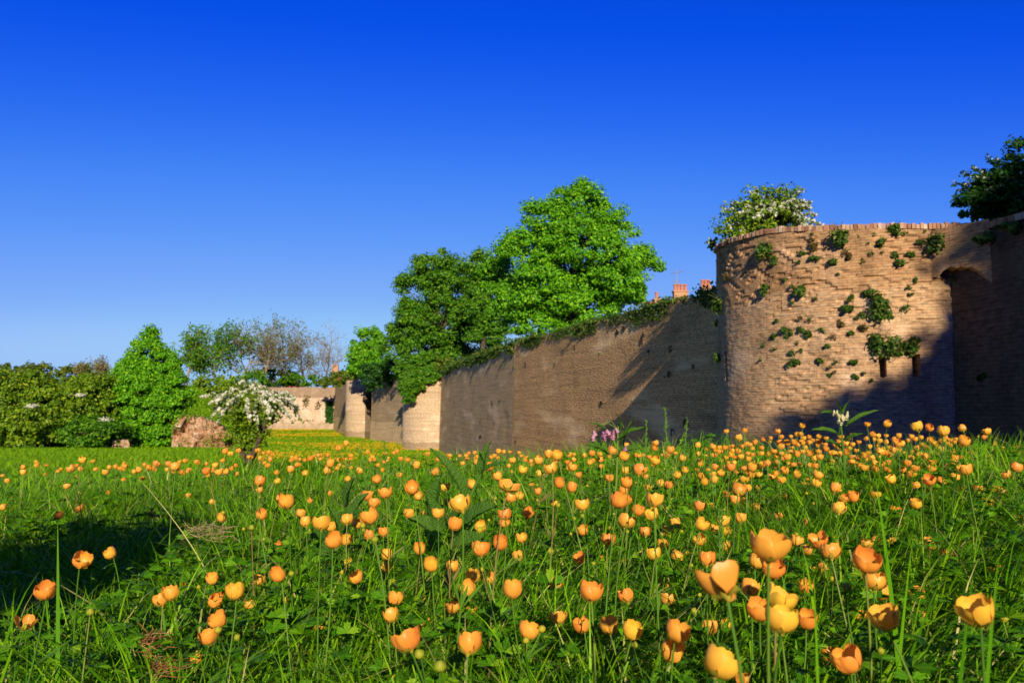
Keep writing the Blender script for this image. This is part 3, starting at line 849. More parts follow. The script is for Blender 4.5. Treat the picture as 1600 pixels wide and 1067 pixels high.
# spring trees in a row behind the far wall
R3 = [
 (292, 520, 112, 1.2, 31, 'leaf_mid', 2600, .24, 'low leafy tree at the left end of the thin spring trees', 'spring_tree', 8.5, .8),
 (335, 484, 128, 2.2, 32, 'leaf_mid', 4200, .26, 'leafiest and tallest tree of the row behind the far wall', 'spring_tree', 14.5, 1.0),
 (372, 486, 132, 1.9, 33, 'leaf_brown', 1200, .18, 'bare grey twiggy tree just right of the leafiest one', 'bare_tree', 14.0, .8),
 (408, 494, 132, 2.0, 34, 'leaf_yellow', 1300, .20, 'thin tree with crooked pale trunk in the middle of the row', 'spring_tree', 13.0, .9),
 (443, 500, 138, 2.0, 35, 'leaf_mid', 1000, .22, 'thin pale green tree left of the brownish round-headed tree', 'spring_tree', 12.5, .9),
 (478, 505, 140, 2.3, 36, 'leaf_brown', 2400, .18, 'brownish round-headed budding tree behind the far wall', 'spring_tree', 12.5, 1.0),
 (511, 508, 145, 2.3, 37, 'leaf_brown', 600, .15, 'bare reddish twiggy tree at the right end of the row', 'bare_tree', 12.0, .9),
]
for px, ytop, dd, wd, sd, mt, nlf, ls, lb, nm, hh, lr in R3:
    b = P2(px, dd if dd > 150 else dd + 22)
    zb = float(max(G(*b), 2.6)) if px < 400 else ZT - .3
    ztop = P(px, ytop, b[1])[2]
    twig_tree(nm, lb, 'tree', (*b, zb), (ztop - zb) * 1.22, wd, sd, mt, nlf, ls, lr * 1.0, r0=.22, levels=4, group='thin spring trees behind the far wall', up=.30, nstem=1, fork0=.55)
for i, (px, yt, lb) in enumerate(((120, 555, 'faint bare twiggy tree left of the cone-shaped tree, the smaller one'), (165, 545, 'faint bare twiggy tree close beside the cone-shaped tree'))):
    b = P2(px, 118); zb = float(G(*b)); zt_ = P(px, yt, 118)[2]
    twig_tree('bare_tree', lb, 'tree', (*b, zb), zt_ - zb, 1.0, 44 + i, 'leaf_brown', 900, .16, .6, r0=.16, levels=4)
# undergrowth behind the far wall and on its head
und = [(338, 602, 52, 14, 118, 'leaf_hedge'), (430, 590, 40, 16, 160, 'leaf_dark'), (470, 595, 40, 10, 158, 'leaf_mid'), (395, 592, 26, 14, 150, 'leaf_mid')]
for i, (px, py, rx, ry, d, mt) in enumerate(und):
    lb = ('low bush on the bank under the leafiest thin tree', 'dark low bush behind the left part of the far wall', 'green low bush behind the middle of the far wall', 'small green bush between the blossoming hawthorn and the thin trees')[i]
    b = P2(px, d)
    z = P(px, py + ry, d)[2]
    broad_tree('low_bush', lb, 'bush', (*b, z), [E(px, py, rx, ry, d)], mt, 130 + i, cr=.8, leaf=.25, per=30, tr=.12, nl=8)
# weeds crowning the farthest tower and its wall, ivy on the pale tower
broad_tree('weeds', 'yellow-green weeds spilling over the farthest tower top', 'weeds', (*P2(545, 117), ZT - .2), [E(530, 592, 24, 12, 118), E(562, 592, 18, 10, 116), E(545, 586, 20, 8, 117), E(508, 598, 14, 7, 140)], 'leaf_yellow', 141, cr=.6, leaf=.2, per=30, tr=.05, nl=6)
broad_tree('ivy_clump', 'dark ivy hanging at the top of the wall between the two pale towers', 'ivy', (*P2(598, 98), ZT - .2), [E(598, 585, 26, 22, 97), E(574, 590, 12, 22, 103), E(612, 575, 16, 20, 95)], 'leaf_dark', 142, cr=.6, leaf=.18, per=36, tr=.06, nl=8)
iv = [E(640, 575, 28, 24, 79), E(648, 596, 26, 22, 78.2), E(638, 612, 16, 18, 77.6), E(665, 568, 22, 20, 79), E(672, 588, 16, 10, 78)]
broad_tree('ivy_clump', 'big green ivy clump draped over the left top of the pale tower', 'ivy', (*P2(650, 80), ZT - .4), iv, 'leaf_mid', 143, cr=.40, leaf=.11, per=80, dens=1.4, tr=.08, nl=12, inner=.4)
broad_tree('ivy_clump', 'yellower ivy patch on the right top of the pale tower', 'ivy', (*P2(690, 79), ZT - .4), [E(690, 572, 14, 16, 79), E(706, 566, 14, 10, 79)], 'leaf_yellow', 144, cr=.4, leaf=.14, per=36, tr=.05, nl=6)
# ivy strip and pits on the far wall
rg = np.random.default_rng(8)
m = MB(); n = 420
C = np.stack([rg.uniform(509, 521, n), rg.uniform(626, 660, n)], -1)
C = np.array([P(x, y, 148.7) for x, y in C]); C[:, 1] -= .3 * rg.random(n)
leaf_quads(m, C, unit(rg, n) + [0, -1, .3], .25, rg)
tag(m.build('ivy_strip', M['leaf_dark'], loc=C[0]), 'narrow upright ivy strip on the sunlit far end wall', 'ivy')
for i, (px, py, rx, ry) in enumerate(((462, 640, 7, 5), (497, 634, 4, 7), (478, 628, 5, 9), (441, 656, 3, 5), (483, 657, 8, 2), (460, 657, 7, 2))):
    m = MB(); n = 90; c = P(px, py, 148.9)
    C = c + rg.normal(size=(n, 3)) * [rx * .07, .05, ry * .07]
    leaf_quads(m, C, unit(rg, n) + [0, -1, .3], .22, rg)
    tag(m.build('dry_weed', M['dryherb'], loc=c), 'dry brown weed patch rooted in the sunlit far end wall', 'weed', 'dry weed patches on the far end wall')
# the hawthorn in bloom beside the ruin
d = 45
spray_bush('hawthorn_bush', 'hawthorn in white bloom with drooping sprays, beside the ruined masonry', 'bush', (*P2(388, d), float(G(*P2(388, d)))), P(390, 624, d), np.array([72, 56, 54]) * d / FPX, 130, 61,
           'leaf_hedge', .085, .08, 80, 75, droop=.95, core=[E(380, 632, 34, 34, d), E(388, 668, 26, 34, d), E(366, 612, 32, 18, d), E(405, 640, 22, 30, d), E(382, 688, 22, 20, d), E(392, 650, 44, 30, d), E(372, 682, 22, 22, d), E(402, 684, 18, 18, d)], coren=60, bl_frac=.85)
# bushes on the tower and at the right edge
d = 20.5
spray_bush('hawthorn_bush', 'flowering hawthorn bush growing on top of the round tower', 'bush', (*P2(1195, d), ZT - .3), P(1208, 346, d), np.array([82, 60, 72]) * d / FPX, 95, 62,
           'leaf_hedge', .045, .036, 80, 62, droop=.45, core=[E(1175, 345, 44, 28, d), E(1225, 335, 36, 26, d), E(1205, 314, 40, 24, d), E(1160, 340, 26, 26, d), E(1150, 364, 30, 24, d), E(1195, 368, 72, 20, d)], coren=60, bl_frac=.8)
d = 21
spray_bush('flowering_spray', 'thin white-flowered shoots leaning out from the left rim of the round tower', 'bush', (*P2(1122, d), 3.2), P(1112, 385, d), np.array([18, 16, 24]) * d / FPX, 16, 63,
           'leaf_mid', .045, .03, 16, 12, droop=.5, trunk=False)
d = 16.5
spray_bush('elder_bush', 'dark bush with pale blossom at the upper right corner above the wall', 'bush', (*P2(1585, d), ZT - .3), P(1568, 292, d), np.array([72, 60, 62]) * d / FPX, 60, 64,
           'leaf_dark', .045, .028, 60, 22, droop=.4, core=[E(1560, 300, 44, 34, d), E(1600, 270, 46, 50, d), E(1585, 310, 66, 34, d), E(1525, 322, 36, 20, d), E(1600, 330, 80, 26, d)], coren=90, bl_frac=.7)
# ------------------------------------------------------------------ out of frame: a tree, and a shrub added for its shadow
def wellip(x, y, z, a, b, c): return (np.array([x, y, z], float), np.array([a, b, c], float))
broad_tree('ash_tree', 'tall tree behind the viewer whose shadow darkens the right part of the round tower', 'tree', (11.6, -14, -.6),
    [wellip(11.2, -14, 8.1, 2.6, 3, 3.0), wellip(13.9, -14, 11.0, 2.8, 2.6, 2.7), wellip(14.1, -14, 7.8, 2.8, 2.6, 3.0), wellip(14.75, -14, 13.2, 2.9, 2.4, 2.4), wellip(18, -12, 10, 2.8, 2.4, 4), wellip(9.7, -14, 8.6, 1.5, 2.0, 1.7), wellip(15.0, -13, 7.5, 2.0, 2.5, 3.5)], 'leaf_mid', 151, cr=.7, leaf=.2, per=110, dens=2.4, tr=.4, nl=30, inner=.3)
broad_tree('shadow_shrub', 'unseen rounded shrub added to cast the shadow on the grass at the left', 'shrub', (-1.0, -.9, -.5),  # shrub added out of view for the grass shadow, in place of a person
    [wellip(-.98, -.9, .15, .36, .40, .55), wellip(-.80, -.9, .52, .17, .25, .30), wellip(-1.4, -1.0, .0, .4, .4, .45)], 'leaf_mid', 152, cr=.2, leaf=.07, per=90, dens=1.6, tr=.05, nl=16)
# ------------------------------------------------------------------ ruin, houses
rg = np.random.default_rng(17)
d0 = 46.0
outl_top = np.interp(np.linspace(0, 1, 60), [0, .06, .12, .35, .55, .72, .86, 1], [0, 0, 0, 0, 0, 0, 0, 0])
pxs = np.linspace(272, 386, 60)
yt = np.interp(pxs, [272, 280, 284, 300, 320, 345, 358, 372, 386], [672, 652, 648, 650, 652, 662, 670, 684, 700])
rb = P2(325, d0); ruin = thing('ruined_masonry', 'crumbling reddish rubble masonry mound between the cone-shaped tree and the hawthorn', 'ruin', (*rb, float(G(*rb))))
ro = np.array([*rb, float(G(*rb))])
nv = 26; A = np.zeros((60, nv, 3))
for i, px in enumerate(pxs):
    tz = P(px, yt[i], d0)[2] + .12 * (rg.random() - .5); bz = ro[2] - .6
    for j in range(nv):
        v = j / (nv - 1)
        z = bz + (tz - bz) * min(1, v * 1.35)
        dd = d0 - .9 + .5 * v + max(0, v * 1.35 - 1) * 7 + .55 * (fbm(px * .09, z * 1.8, 51, 3) - .5) * 2 + .25 * (vnoise(px * .35, z * 5, 53) - .5)
        q = P2(px, dd); A[i, j] = (q[0], q[1], z)
mb = MB(); mb.grid(A, A[..., [0, 2]])
mb.build('rubble_wall', M['rubble'], ruin, ro)
mb = MB(); a = P(279, 668, d0 - 1.3); b = P(291, 652, d0 - .8)
mb.tube([a, (a + b) / 2 + [0, 0, .1], b], [.10, .11, .07], 7); mb.build('broken_block', M['rubble'], ruin, ro)
mb = MB(); C = []
for i in range(2600):
    k = rg.integers(2, 56); j = rg.integers(17, 25) if i % 3 else rg.integers(6, 20); C.append(A[k, j] + [0, -.06, 0] + rg.normal(size=3) * [.15, .08, .10 + .1 * (i % 3 > 0)])
C = np.array(C); ok = fbm(C[:, 0] * 1.3, C[:, 2] * 1.6, 57, 2) > .47; C = C[ok]
leaf_quads(mb, C, unit(rg, len(C)) + [0, -.3, .5], .075 * np.ones(len(C)), rg)
mb.build('grass_cap', M['leaf_hedge'], ruin, ro)
q = P2(182, 43.5); mb = MB()
for i in range(8): mb.box((q[0] + rg.normal() * .35, q[1] + rg.normal() * .2, float(G(*q)) + .15 + .2 * rg.random()), rg.uniform(.25, .6, 3), rg.random() * 3, .8)
tag(mb.build('fallen_rubble', M['rubble'], loc=(*q, 0)), 'small reddish rubble heap at the foot of the hedge', 'rubble')

def house(label, x0, x1, y, zr, chims, aerial=None, group='houses behind the rampart'):
    t = thing('terraced_house', label, 'house', ((x0 + x1) / 2, y, ZT - .3), group); o0 = np.array([(x0 + x1) / 2, y, ZT - .3])
    dep = 7; ze = zr - 2.6
    m = MB(); m.box(((x0 + x1) / 2, y, (ze + ZT - .3) / 2), (x1 - x0, dep, ze - ZT + .3)); 
    for x in (x0 + .01, x1 - .01):
        m.add([(x, y - dep / 2, ze), (x, y + dep / 2, ze), (x, y, zr - .05)], [(0, 1, 2)])
    m.build('wall', M['house_brick'], t, o0)
    m = MB(); th = .12
    for s in (-1, 1):
        q = [(x0 - .2, y + s * (dep / 2 + .3), ze - .2), (x1 + .2, y + s * (dep / 2 + .3), ze - .2), (x1 + .2, y, zr), (x0 - .2, y, zr)]
        q += [(a, b, c + th) for a, b, c in q]
        m.add(q, [(0, 1, 2, 3)[::s], (4, 5, 6, 7)[::-s], (0, 1, 5, 4)[::-s], (1, 2, 6, 5)[::-s], (3, 0, 4, 7)[::-s]])
    rf = m.build('roof', M['tile'], t, o0)
    for (cx, w, h, npot) in chims:
        m = MB(); m.box((cx, y, zr - .6 + (h + .6) / 2), (w, .7, h + .6)); m.box((cx, y, zr + h + .06), (w + .14, .84, .12))
        m.build('chimney', M['house_brick'], rf, o0)
        m = MB()
        for i in range(npot):
            px_ = cx + (i - (npot - 1) / 2) * (w / npot)
            m.tube([(px_, y, zr + h + .1), (px_, y, zr + h + .55), (px_, y, zr + h + .6), (px_, y, zr + h + .68)], [.14, .12, .16, .16], 10)
        m.build('chimney_pot', M['pot'], rf, o0)
    if aerial:
        ax, ah = aerial; m = MB(); zb = zr + .5
        m.tube([(ax, y, zb), (ax, y, zb + ah)], .03, 5)
        m.tube([(ax - .5, y, zb + ah * .85), (ax + .5, y, zb + ah * .92)], .02, 4)
        for k in range(6):
            xx = ax - .5 + k * .2; m.tube([(xx, y - .3, zb + ah * (.85 + .07 * k / 5)), (xx, y + .3, zb + ah * (.85 + .07 * k / 5))], .015, 4)
        m.tube([(ax - .25, y, zb + ah * .55), (ax + .25, y, zb + ah * .57)], .02, 4)
        for k in range(4):
            xx = ax - .25 + k * .16; m.tube([(xx, y, zb + ah * .5), (xx, y, zb + ah * .62)], .015, 4)
        m.build('aerial', M['metal'], rf, o0)
    return t
dH = 66
def hx(px, py): return P(px, py, dH)
zr = hx(1060, 474)[2]
house('brick house behind the curtain wall with two potted chimneys and an aerial above its top', hx(1012, 470)[0], hx(1082, 470)[0], dH, zr, [(hx(1063, 460)[0], 1.15, hx(1063, 457)[2] - zr, 4), (hx(1026, 460)[0], .45, .25, 1)], (hx(1057.5, 440)[0], hx(1058, 421)[2] - zr - .5))
zr = hx(1104, 470)[2]
house('brick house close to the round tower, only its chimney showing', hx(1090, 470)[0], hx(1135, 470)[0], dH + 1, zr, [(hx(1107, 450)[0], .8, hx(1107, 447)[2] - zr, 3)])
d = 195
zr = P(536, 581, d)[2]
house('distant house with red tiled roof beyond the farthest tower', P2(528, d)[0], P2(556, d)[0], d, zr, [(P2(523.5, d)[0], 1.6, 1.6, 1)], group='distant houses beyond the far wall')
zr = P(448, 606, d)[2]
house('distant brick house glimpsed through the thin trees', P2(438, d)[0], P2(456, d)[0], d + 6, P(448, 594, d)[2], [(P2(445, d)[0], 1.0, .5, 1)], group='distant houses beyond the far wall')

# ------------------------------------------------------------------ growth along the head of the curtain wall (uncountable: one mass)
def wall_head_growth(a, b, n, leaf, seed, label, lo=.0, hang=.35):
    rg = np.random.default_rng(seed); a = np.array(a); b = np.array(b)
    L = np.linalg.norm(b - a); e = (b - a) / L; nr = np.array([e[1], -e[0]])
    if nr @ -a < 0: nr = -nr
    u = rg.random(n) * L
    lump = fbm(u * .45, u * 0, seed, 3)
    keep = rg.random(n) < sstep(lump, .30, .62) + .15
    u = u[keep]; lump = lump[keep]; n = len(u)
    s = rg.normal(0, .28, n)
    drop = np.where(rg.random(n) < .45, rg.random(n) ** 1.6 * hang * (lump * 2.6), 0)
    xy = a + e * u[:, None] + nr * np.where(drop > 0, .04 + .10 * rg.random(n), s - .3)[:, None]
    z = ZT + .03 + np.where(drop > 0, -drop, rg.random(n) ** 1.5 * (lo + .35 * lump))
    C = np.c_[xy, z]
    m = MB(); leaf_quads(m, C, unit(rg, n) + [nr[0] * .5, nr[1] * .5, .5], leaf * (.5 + rg.random(n)), rg, .5)
    # trailing stems that throw the long streaks of shade
    for _ in range(int(L * 1.1)):
        uu = rg.random() * L
        if fbm(uu * .45, 0, seed, 3) < .45: continue
        p = np.array([*(a + e * uu + nr * .03), ZT]); q = p + np.array([*(nr * (.15 + .35 * rg.random())), rg.uniform(-.5, .35)]); 
        m.tube([p, (p + q) / 2 + [0, 0, .08], q], [.02, .015, .006], 3, cap=False)
        k = 26; leaf_quads(m, p + (q - p) * rg.random((k, 1)) + rg.normal(size=(k, 3)) * .05, unit(rg, k), leaf * np.ones(k), rg)
    o = m.build('weed_growth', M['herb'], loc=(a[0], a[1], ZT))
    return tag(o, label, 'weeds', kind='stuff')
wall_head_growth(CURT_A + [-.7, 2.6], CURT_K, 11000, .060, 81, 'weeds and moss trailing along the head of the long curtain wall')
wall_head_growth(CURT_K, CURT_B, 9000, .09, 82, 'weeds and moss along the head of the greyer curtain wall stretch', .1)
wall_head_growth(W3A, W3B, 4000, .13, 83, 'weeds along the head of the wall between the pale towers', .2)

# ------------------------------------------------------------------ tufts on the tower (traced from the photograph)
def ctp(cx, cy): return 1080 + cx / 2.319, 260 + cy / 2.319
big = [
 (538, 212, 46, 24, 'herb', 'wide green tuft on the coping near the middle of the tower rim'),
 (268, 262, 38, 34, 'herb', 'green tuft just under the rim at the left shoulder of the tower'),
 (305, 340, 20, 18, 'herb', 'round tuft below the left shoulder of the tower rim'),
 (270, 445, 25, 25, 'herb', 'lone round tuft high on the left side of the tower'),
 (398, 448, 32, 24, 'herb', 'green tuft right of the lone round one on the tower left'),
 (445, 292, 24, 20, 'dryherb', 'brownish tuft below the coping left of the tower middle'),
 (520, 340, 30, 22, 'herb', 'green tuft with dry edge in the worn band of the tower'),
 (570, 318, 30, 26, 'dryherb', 'olive tuft beside the worn band in the tower middle'),
 (440, 222, 22, 16, 'dryherb', 'dry brown tuft on the coping left of the wide green tuft'),
 (690, 276, 28, 15, 'herb', 'flat green tuft under the rim right of the tower middle'),
 (735, 222, 34, 24, 'herb', 'green tuft hanging from the coping right of the tower middle'),
 (732, 320, 18, 16, 'herb', 'small round tuft, left one of a pair under the rim'),
 (795, 322, 19, 17, 'herb', 'small round tuft, right one of a pair under the rim'),
 (748, 348, 26, 12, 'herb', 'flat tuft below the pair of small round tufts'),
 (826, 274, 18, 14, 'herb', 'small tuft left of the largest rim bush'),
 (898, 258, 54, 46, 'herb', 'largest green bush hanging just below the tower rim at the right'),
 (1024, 236, 28, 24, 'dryherb', 'olive tuft at the right end of the tower rim'),
 (924, 345, 14, 20, 'herb', 'slim tuft under the largest rim bush'),
 (808, 410, 14, 12, 'herb', 'little tuft beside the start of the dark recess'),
 (566, 512, 28, 15, 'herb', 'flat green tuft left of the big middle bush'),
 (580, 474, 16, 13, 'herb', 'small tuft above the flat green tuft'),
 (648, 455, 26, 14, 'herb', 'tuft at the upper left of the big middle bush'),
 (682, 500, 50, 50, 'herb', 'big leafy bush in the middle of the tower face'),
 (620, 542, 20, 15, 'herb', 'small tuft at the lower left of the big middle bush'),
 (715, 540, 22, 18, 'herb', 'tuft at the lower right of the big middle bush'),
 (624, 582, 18, 11, 'dryherb', 'dry brownish tuft left of the two bushes over the slits'),
 (580, 600, 14, 10, 'herb', 'tiny tuft at the left below the big middle bush'),
 (542, 560, 16, 18, 'dryherb', 'dark dry tuft left of the tower middle'),
 (700, 625, 50, 54, 'herb', 'large bush hanging over the left arrow slit'),
 (786, 636, 40, 32, 'herb', 'rounded bush over the right arrow slit'),
 (355, 602, 22, 30, 'herb', 'tall tuft in the left cluster on the tower'),
 (396, 588, 18, 13, 'herb', 'tuft right of the tall tuft in the left cluster'),
 (426, 604, 22, 16, 'herb', 'rightmost tuft of the left cluster on the tower'),
 (307, 614, 11, 17, 'herb', 'slim tuft left of the tall tuft on the tower'),
 (312, 558, 10, 9, 'herb', 'dot-sized tuft above the left cluster'),
 (368, 676, 16, 14, 'herb', 'upper tuft of the stacked pair below the left cluster'),
 (374, 705, 25, 15, 'herb', 'lower tuft of the stacked pair below the left cluster'),
 (468, 702, 18, 13, 'herb', 'small tuft right of the stacked pair'),
 (494, 648, 15, 12, 'herb', 'small tuft above and right of the stacked pair'),
 (590, 710, 16, 13, 'herb', 'small tuft low on the tower middle'),
 (597, 760, 14, 12, 'herb', 'lowest small tuft in the middle of the tower'),
 (500, 756, 9, 9, 'herb', 'dot-sized tuft left of the lowest small tuft'),
 (108, 490, 28, 36, 'herb', 'yellow-green tuft at the shaded left edge of the tower'),
 (100, 570, 14, 18, 'herb', 'small tuft below the one at the shaded left edge'),
 (105, 690, 12, 20, 'herb', 'lowest tuft down the shaded left edge of the tower'),
 (130, 395, 12, 14, 'dryherb', 'small dry tuft on the shaded left shoulder of the tower'),
 (450, 330, 22, 10, 'herb', 'thin flat tuft below the brownish tuft'),
 (405, 310, 13, 10, 'herb', 'dot-sized tuft left of the brownish tuft'),
]
for i, (cx, cy, rx, ry, mt, lb) in enumerate(big):
    px, py = ctp(cx, cy)
    p, n = hit_tower(px, py, TR - .03)
    p[2] = min(p[2], 3.46)
    r = max(rx, ry) / 2.319 / FPX * p[1]
    if py < 357: p = p + np.array([0, 0, .02])
    tuft('wall_tuft', lb, 'wall plant', p, n, r * 1.02, 300 + i, mt, leaf=min(.045, .02 + r * .07), cnt=int(140 + 4200 * r * r * 2.2), flat=max(.45, ry / max(rx, ry)), group='plant tufts growing from the round tower', hang=.9 if r > .2 else .35)
rg = np.random.default_rng(90)
sm = [(450, 480), (370, 494), (430, 553), (398, 548), (467, 590), (385, 640), (397, 668), (302, 665), (262, 646), (256, 700), (523, 710), (505, 730), (523, 745), (625, 748), (655, 775), (512, 617), (535, 392), (390, 350), (620, 345), (655, 322), (620, 530), (690, 315), (960, 330), (1000, 300), (970, 280), (796, 466), (786, 440), (765, 515), (780, 512), (480, 596), (605, 210), (660, 210), (770, 210), (845, 210), (1010, 215), (640, 285), (340, 410), (365, 436)]
for i, (cx, cy) in enumerate(sm):
    px, py = ctp(cx, cy); p, n = hit_tower(px, py, TR - .02); p[2] = min(p[2], 3.4)
    tuft('wall_tuft', 'tiny leafy sprig in the brick joints of the round tower, among larger tufts', 'wall plant', p, n, .05 + .05 * rg.random(), 400 + i, 'herb' if rg.random() < .8 else 'dryherb', .018, 60, group='tiny sprigs in the round tower brickwork')
# shaded recess growth and flank wall plants
for i, (cx, cy, r, lb) in enumerate(((1075, 270, .22, 'shaded tuft high on the flank wall beside the tower'), (1170, 225, .26, 'shaded tuft near the top right corner of the flank wall'), (985, 395, .30, 'dark tuft growing inside the shaded recess'), (1060, 762, .10, 'small dark sprig low on the flank wall'), (1000, 740, .16, 'dark sprig low in the corner of tower and flank wall'))):
    px, py = ctp(cx, cy)
    if px < 1515: p, n = hit_tower(px, py)
    else: p, n = hit_line(px, py, RJ, RE)
    tuft('wall_tuft', lb, 'wall plant', p, n, r, 450 + i, 'herb', .04, int(500 * r / .2), group='plant tufts in the shaded corner')
# sprigs and holes on the curtain wall
def c2(cx, cy): return 520 + cx / 2.32, 270 + cy / 2.32
for i, (cx, cy, r, mt) in enumerate(((1150, 650, .16, 'dryherb'), (630, 693, .16, 'herb'), (660, 705, .2, 'herb'), (665, 800, .1, 'herb'), (810, 693, .10, 'dryherb'), (900, 915, .10, 'herb'), (1215, 745, .14, 'herb'), (1230, 640, .14, 'dryherb'), (490, 875, .12, 'dryherb'), (970, 655, .08, 'herb'), (1155, 770, .10, 'dryherb'), (575, 700, .12, 'herb'))):
    px, py = c2(cx, cy)
    a, b = (CURT_A, CURT_K) if px > 805 else (CURT_K, CURT_B)
    p, n = hit_line(px, py, a, b)
    lbl = ('dry sprig jutting from the curtain wall above the worn hole', 'small tuft near the top of the greyer wall stretch', 'larger tuft right at the wall corner, near its top', 'small sprig on the corner of the curtain wall', 'dry dot-sized sprig high on the curtain wall', 'small sprig low on the curtain wall left of the pink comfrey',
           'shaded sprig at the edge of the tower shadow on the curtain wall', 'dry sprig high on the curtain wall near the tower', 'dry sprig low on the greyer wall stretch', 'tiny sprig high in the middle of the curtain wall', 'dry sprig in the worn hole of the curtain wall', 'tuft near the top of the greyer wall left of the corner')[i]
    tuft('wall_sprig', lbl, 'wall plant', p, n, r, 470 + i, mt, .03, 120, group='sprigs on the curtain wall')
# dark sockets (putlog holes) worn into the curtain wall
holes = MB(); hl = []
rg = np.random.default_rng(12)
for i in range(22):
    px = rg.uniform(715, 1095); a, b = (CURT_A, CURT_K) if px > 805 else (CURT_K, CURT_B)
    p, n = hit_line(px, 600, a, b); z = rg.choice([2.4, 1.2, 2.9, .2, -1.0, -2.1]) + rg.normal(0, .2)
    q = np.array([p[0], p[1], z]); s = rg.uniform(.07, .15)
    th = np.linspace(0, 2 * math.pi, 9)[:-1]; e = np.array([-n[1], n[0], 0])
    rr_ = s * (.7 + .5 * rg.random(8))
    bt = max(0, .25 * (1 - (z - ZB) / (ZT - ZB)))
    V = [q + n * (bt + .035) + e * math.cos(t) * r_ * .8 + np.array([0, 0, math.sin(t) * r_]) for t, r_ in zip(th, rr_)] + [q + n * (bt - .1)]
    m = MB(); m.add(V, [(k, (k + 1) % 8, 8) for k in range(8)])
    tag(m.build('wall_socket', M['dark'], loc=q), 'small dark socket hole in the brick curtain wall', 'socket hole', 'dark socket holes in the curtain wall')
# ------------------------------------------------------------------ meadow
def ground_z(X, Y): return G(X, Y)

def blades(mb, X, Y, h, w, lean, seg, rg, z=None, az=None, curl=.35):
    n = len(X)
    z = ground_z(X, Y) if z is None else z
    az = rg.random(n) * 2 * math.pi if az is None else az
    fa = az + math.pi / 2 + rg.normal(0, .5, n)
    s = np.linspace(0, 1, seg + 1)[None, :]
    L = (lean[:, None] * s ** 1.8) * h[:, None]
    px = X[:, None] + np.cos(az)[:, None] * L
    py = Y[:, None] + np.sin(az)[:, None] * L
    pz = z[:, None] - .01 + h[:, None] * (s - curl * lean[:, None] * s ** 3)
    ww = w[:, None] * (1 - s ** 2.2) * .5 + w[:, None] * .03
    dx = np.cos(fa)[:, None] * ww; dy = np.sin(fa)[:, None] * ww
    A = np.stack([px - dx, py - dy, pz], -1); B = np.stack([px + dx, py + dy, pz], -1)
    V = np.stack([A, B], 2).reshape(-1, 3)
    m = (seg + 1) * 2
    base = np.arange(n)[:, None] * m + np.arange(seg)[None, :] * 2
    F = np.stack([base, base + 1, base + 3, base + 2], -1).reshape(-1, 4)
    mb.add(V, F)

def wedge(n, y0, y1, rg, margin=.7, amin=-.68, amax=.68, p=1.0):
    """random ground points in what the lens can see between two distances, plus a margin at the sides"""
    Y = y0 + (y1 - y0) * rg.random(n) ** p
    lo = amin * Y - margin; hi = amax * Y + margin
    return lo + (hi - lo) * rg.random(n), Y

rg = np.random.default_rng(21)
mb = MB()
for (n, y0, y1, hm, wm, seg) in ((17000, .55, 1.3, .150, .0034, 5), (41000, 1.2, 2.4, .160, .0038, 5), (46000, 2.3, 4.2, .155, .0052, 4), (46000, 4.0, 8.5, .15, .008, 3)):
    X, Y = wedge(n, y0, y1, rg)
    cl = fbm(X * 3.1, Y * 3.1, 61, 3)
    h = hm * (.45 + 1.25 * cl) * np.exp(rg.normal(0, .28, n))
    h = np.minimum(h, .26)
    az = 2 * math.pi * fbm(X * 1.3, Y * 1.3, 63, 2) * 1.6 + rg.normal(0, 1.1, n)
    blades(mb, X, Y, h, wm * (.6 + .8 * rg.random(n)), .25 + .9 * rg.random(n), seg, rg, az=az)
# some long thin ones
X, Y = wedge(1500, 1.0, 6.5, rg)
blades(mb, X, Y, .2 + .12 * rg.random(1500), .003 + .003 * rg.random(1500), .3 + .8 * rg.random(1500), 6, rg)
# near ones that rise out of focus at the right
NB = [(1412, 1060, 1368, 742, .95, .007), (1390, 1067, 1425, 850, .9, .005), (1452, 1067, 1520, 900, .62, .006), (1500, 1067, 1560, 870, .60, .006), (1280, 1067, 1272, 905, .62, .004), (95, 1010, 90, 815, 1.1, .006),
      (350, 790, 215, 745, 1.9, .0025), (1545, 870, 1600, 850, 1.2, .005)]
for bx, by, tx, ty, d, w in NB:
    tp = P(tx, ty, d); g0 = np.array([*(P(bx, by, d)[:2]), 0]); g0[2] = float(ground_z(g0[0], g0[1]))
    hh = tp[2] - g0[2]; v = tp[:2] - g0[:2]
    s = np.linspace(0, 1, 9)
    c = np.stack([g0[0] + v[0] * s ** 1.5, g0[1] + v[1] * s ** 1.5, g0[2] + hh * s], -1)
    ww = w * (1 - s ** 2.5) + .0004
    A = c - np.array([1, .2, 0]) * ww[:, None] / 2; B = c + np.array([1, .2, 0]) * ww[:, None] / 2
    mb.grid(np.stack([A, B], 1))
g = mb.build('grass', M['grass'])
tag(g, 'dense green meadow grass covering the foreground', 'grass', kind='stuff')
# rest of the near field round the camera, sparse, so that the ground is not bare beyond the frame
mb = MB()
X = rg.uniform(-6, 6, 16000); Y = rg.uniform(-3, 2.2, 16000)
ok = np.where(Y > .3, np.abs(X) > .68 * Y + .5, True); X, Y = X[ok], Y[ok]; NX = len(X)
blades(mb, X, Y, .12 + .06 * rg.random(NX), np.full(NX, .009), .3 + .8 * rg.random(NX), 3, rg)
# farther field
n = 60000
X, Y = wedge(n, 8.3, 52, rg, 2, -.70, -.10, 1.3)
ok = (X < -.30 * Y + 1.0); X, Y = X[ok], Y[ok]; n = len(X)
blades(mb, X, Y, .10 + .10 * rg.random(n) + .0015 * Y, .010 + .0009 * Y, .3 + .7 * rg.random(n), 2, rg)
g = mb.build('grass', M['grass_far'])
tag(g, 'farther lighter grass reaching back to the hedge', 'grass', kind='stuff')
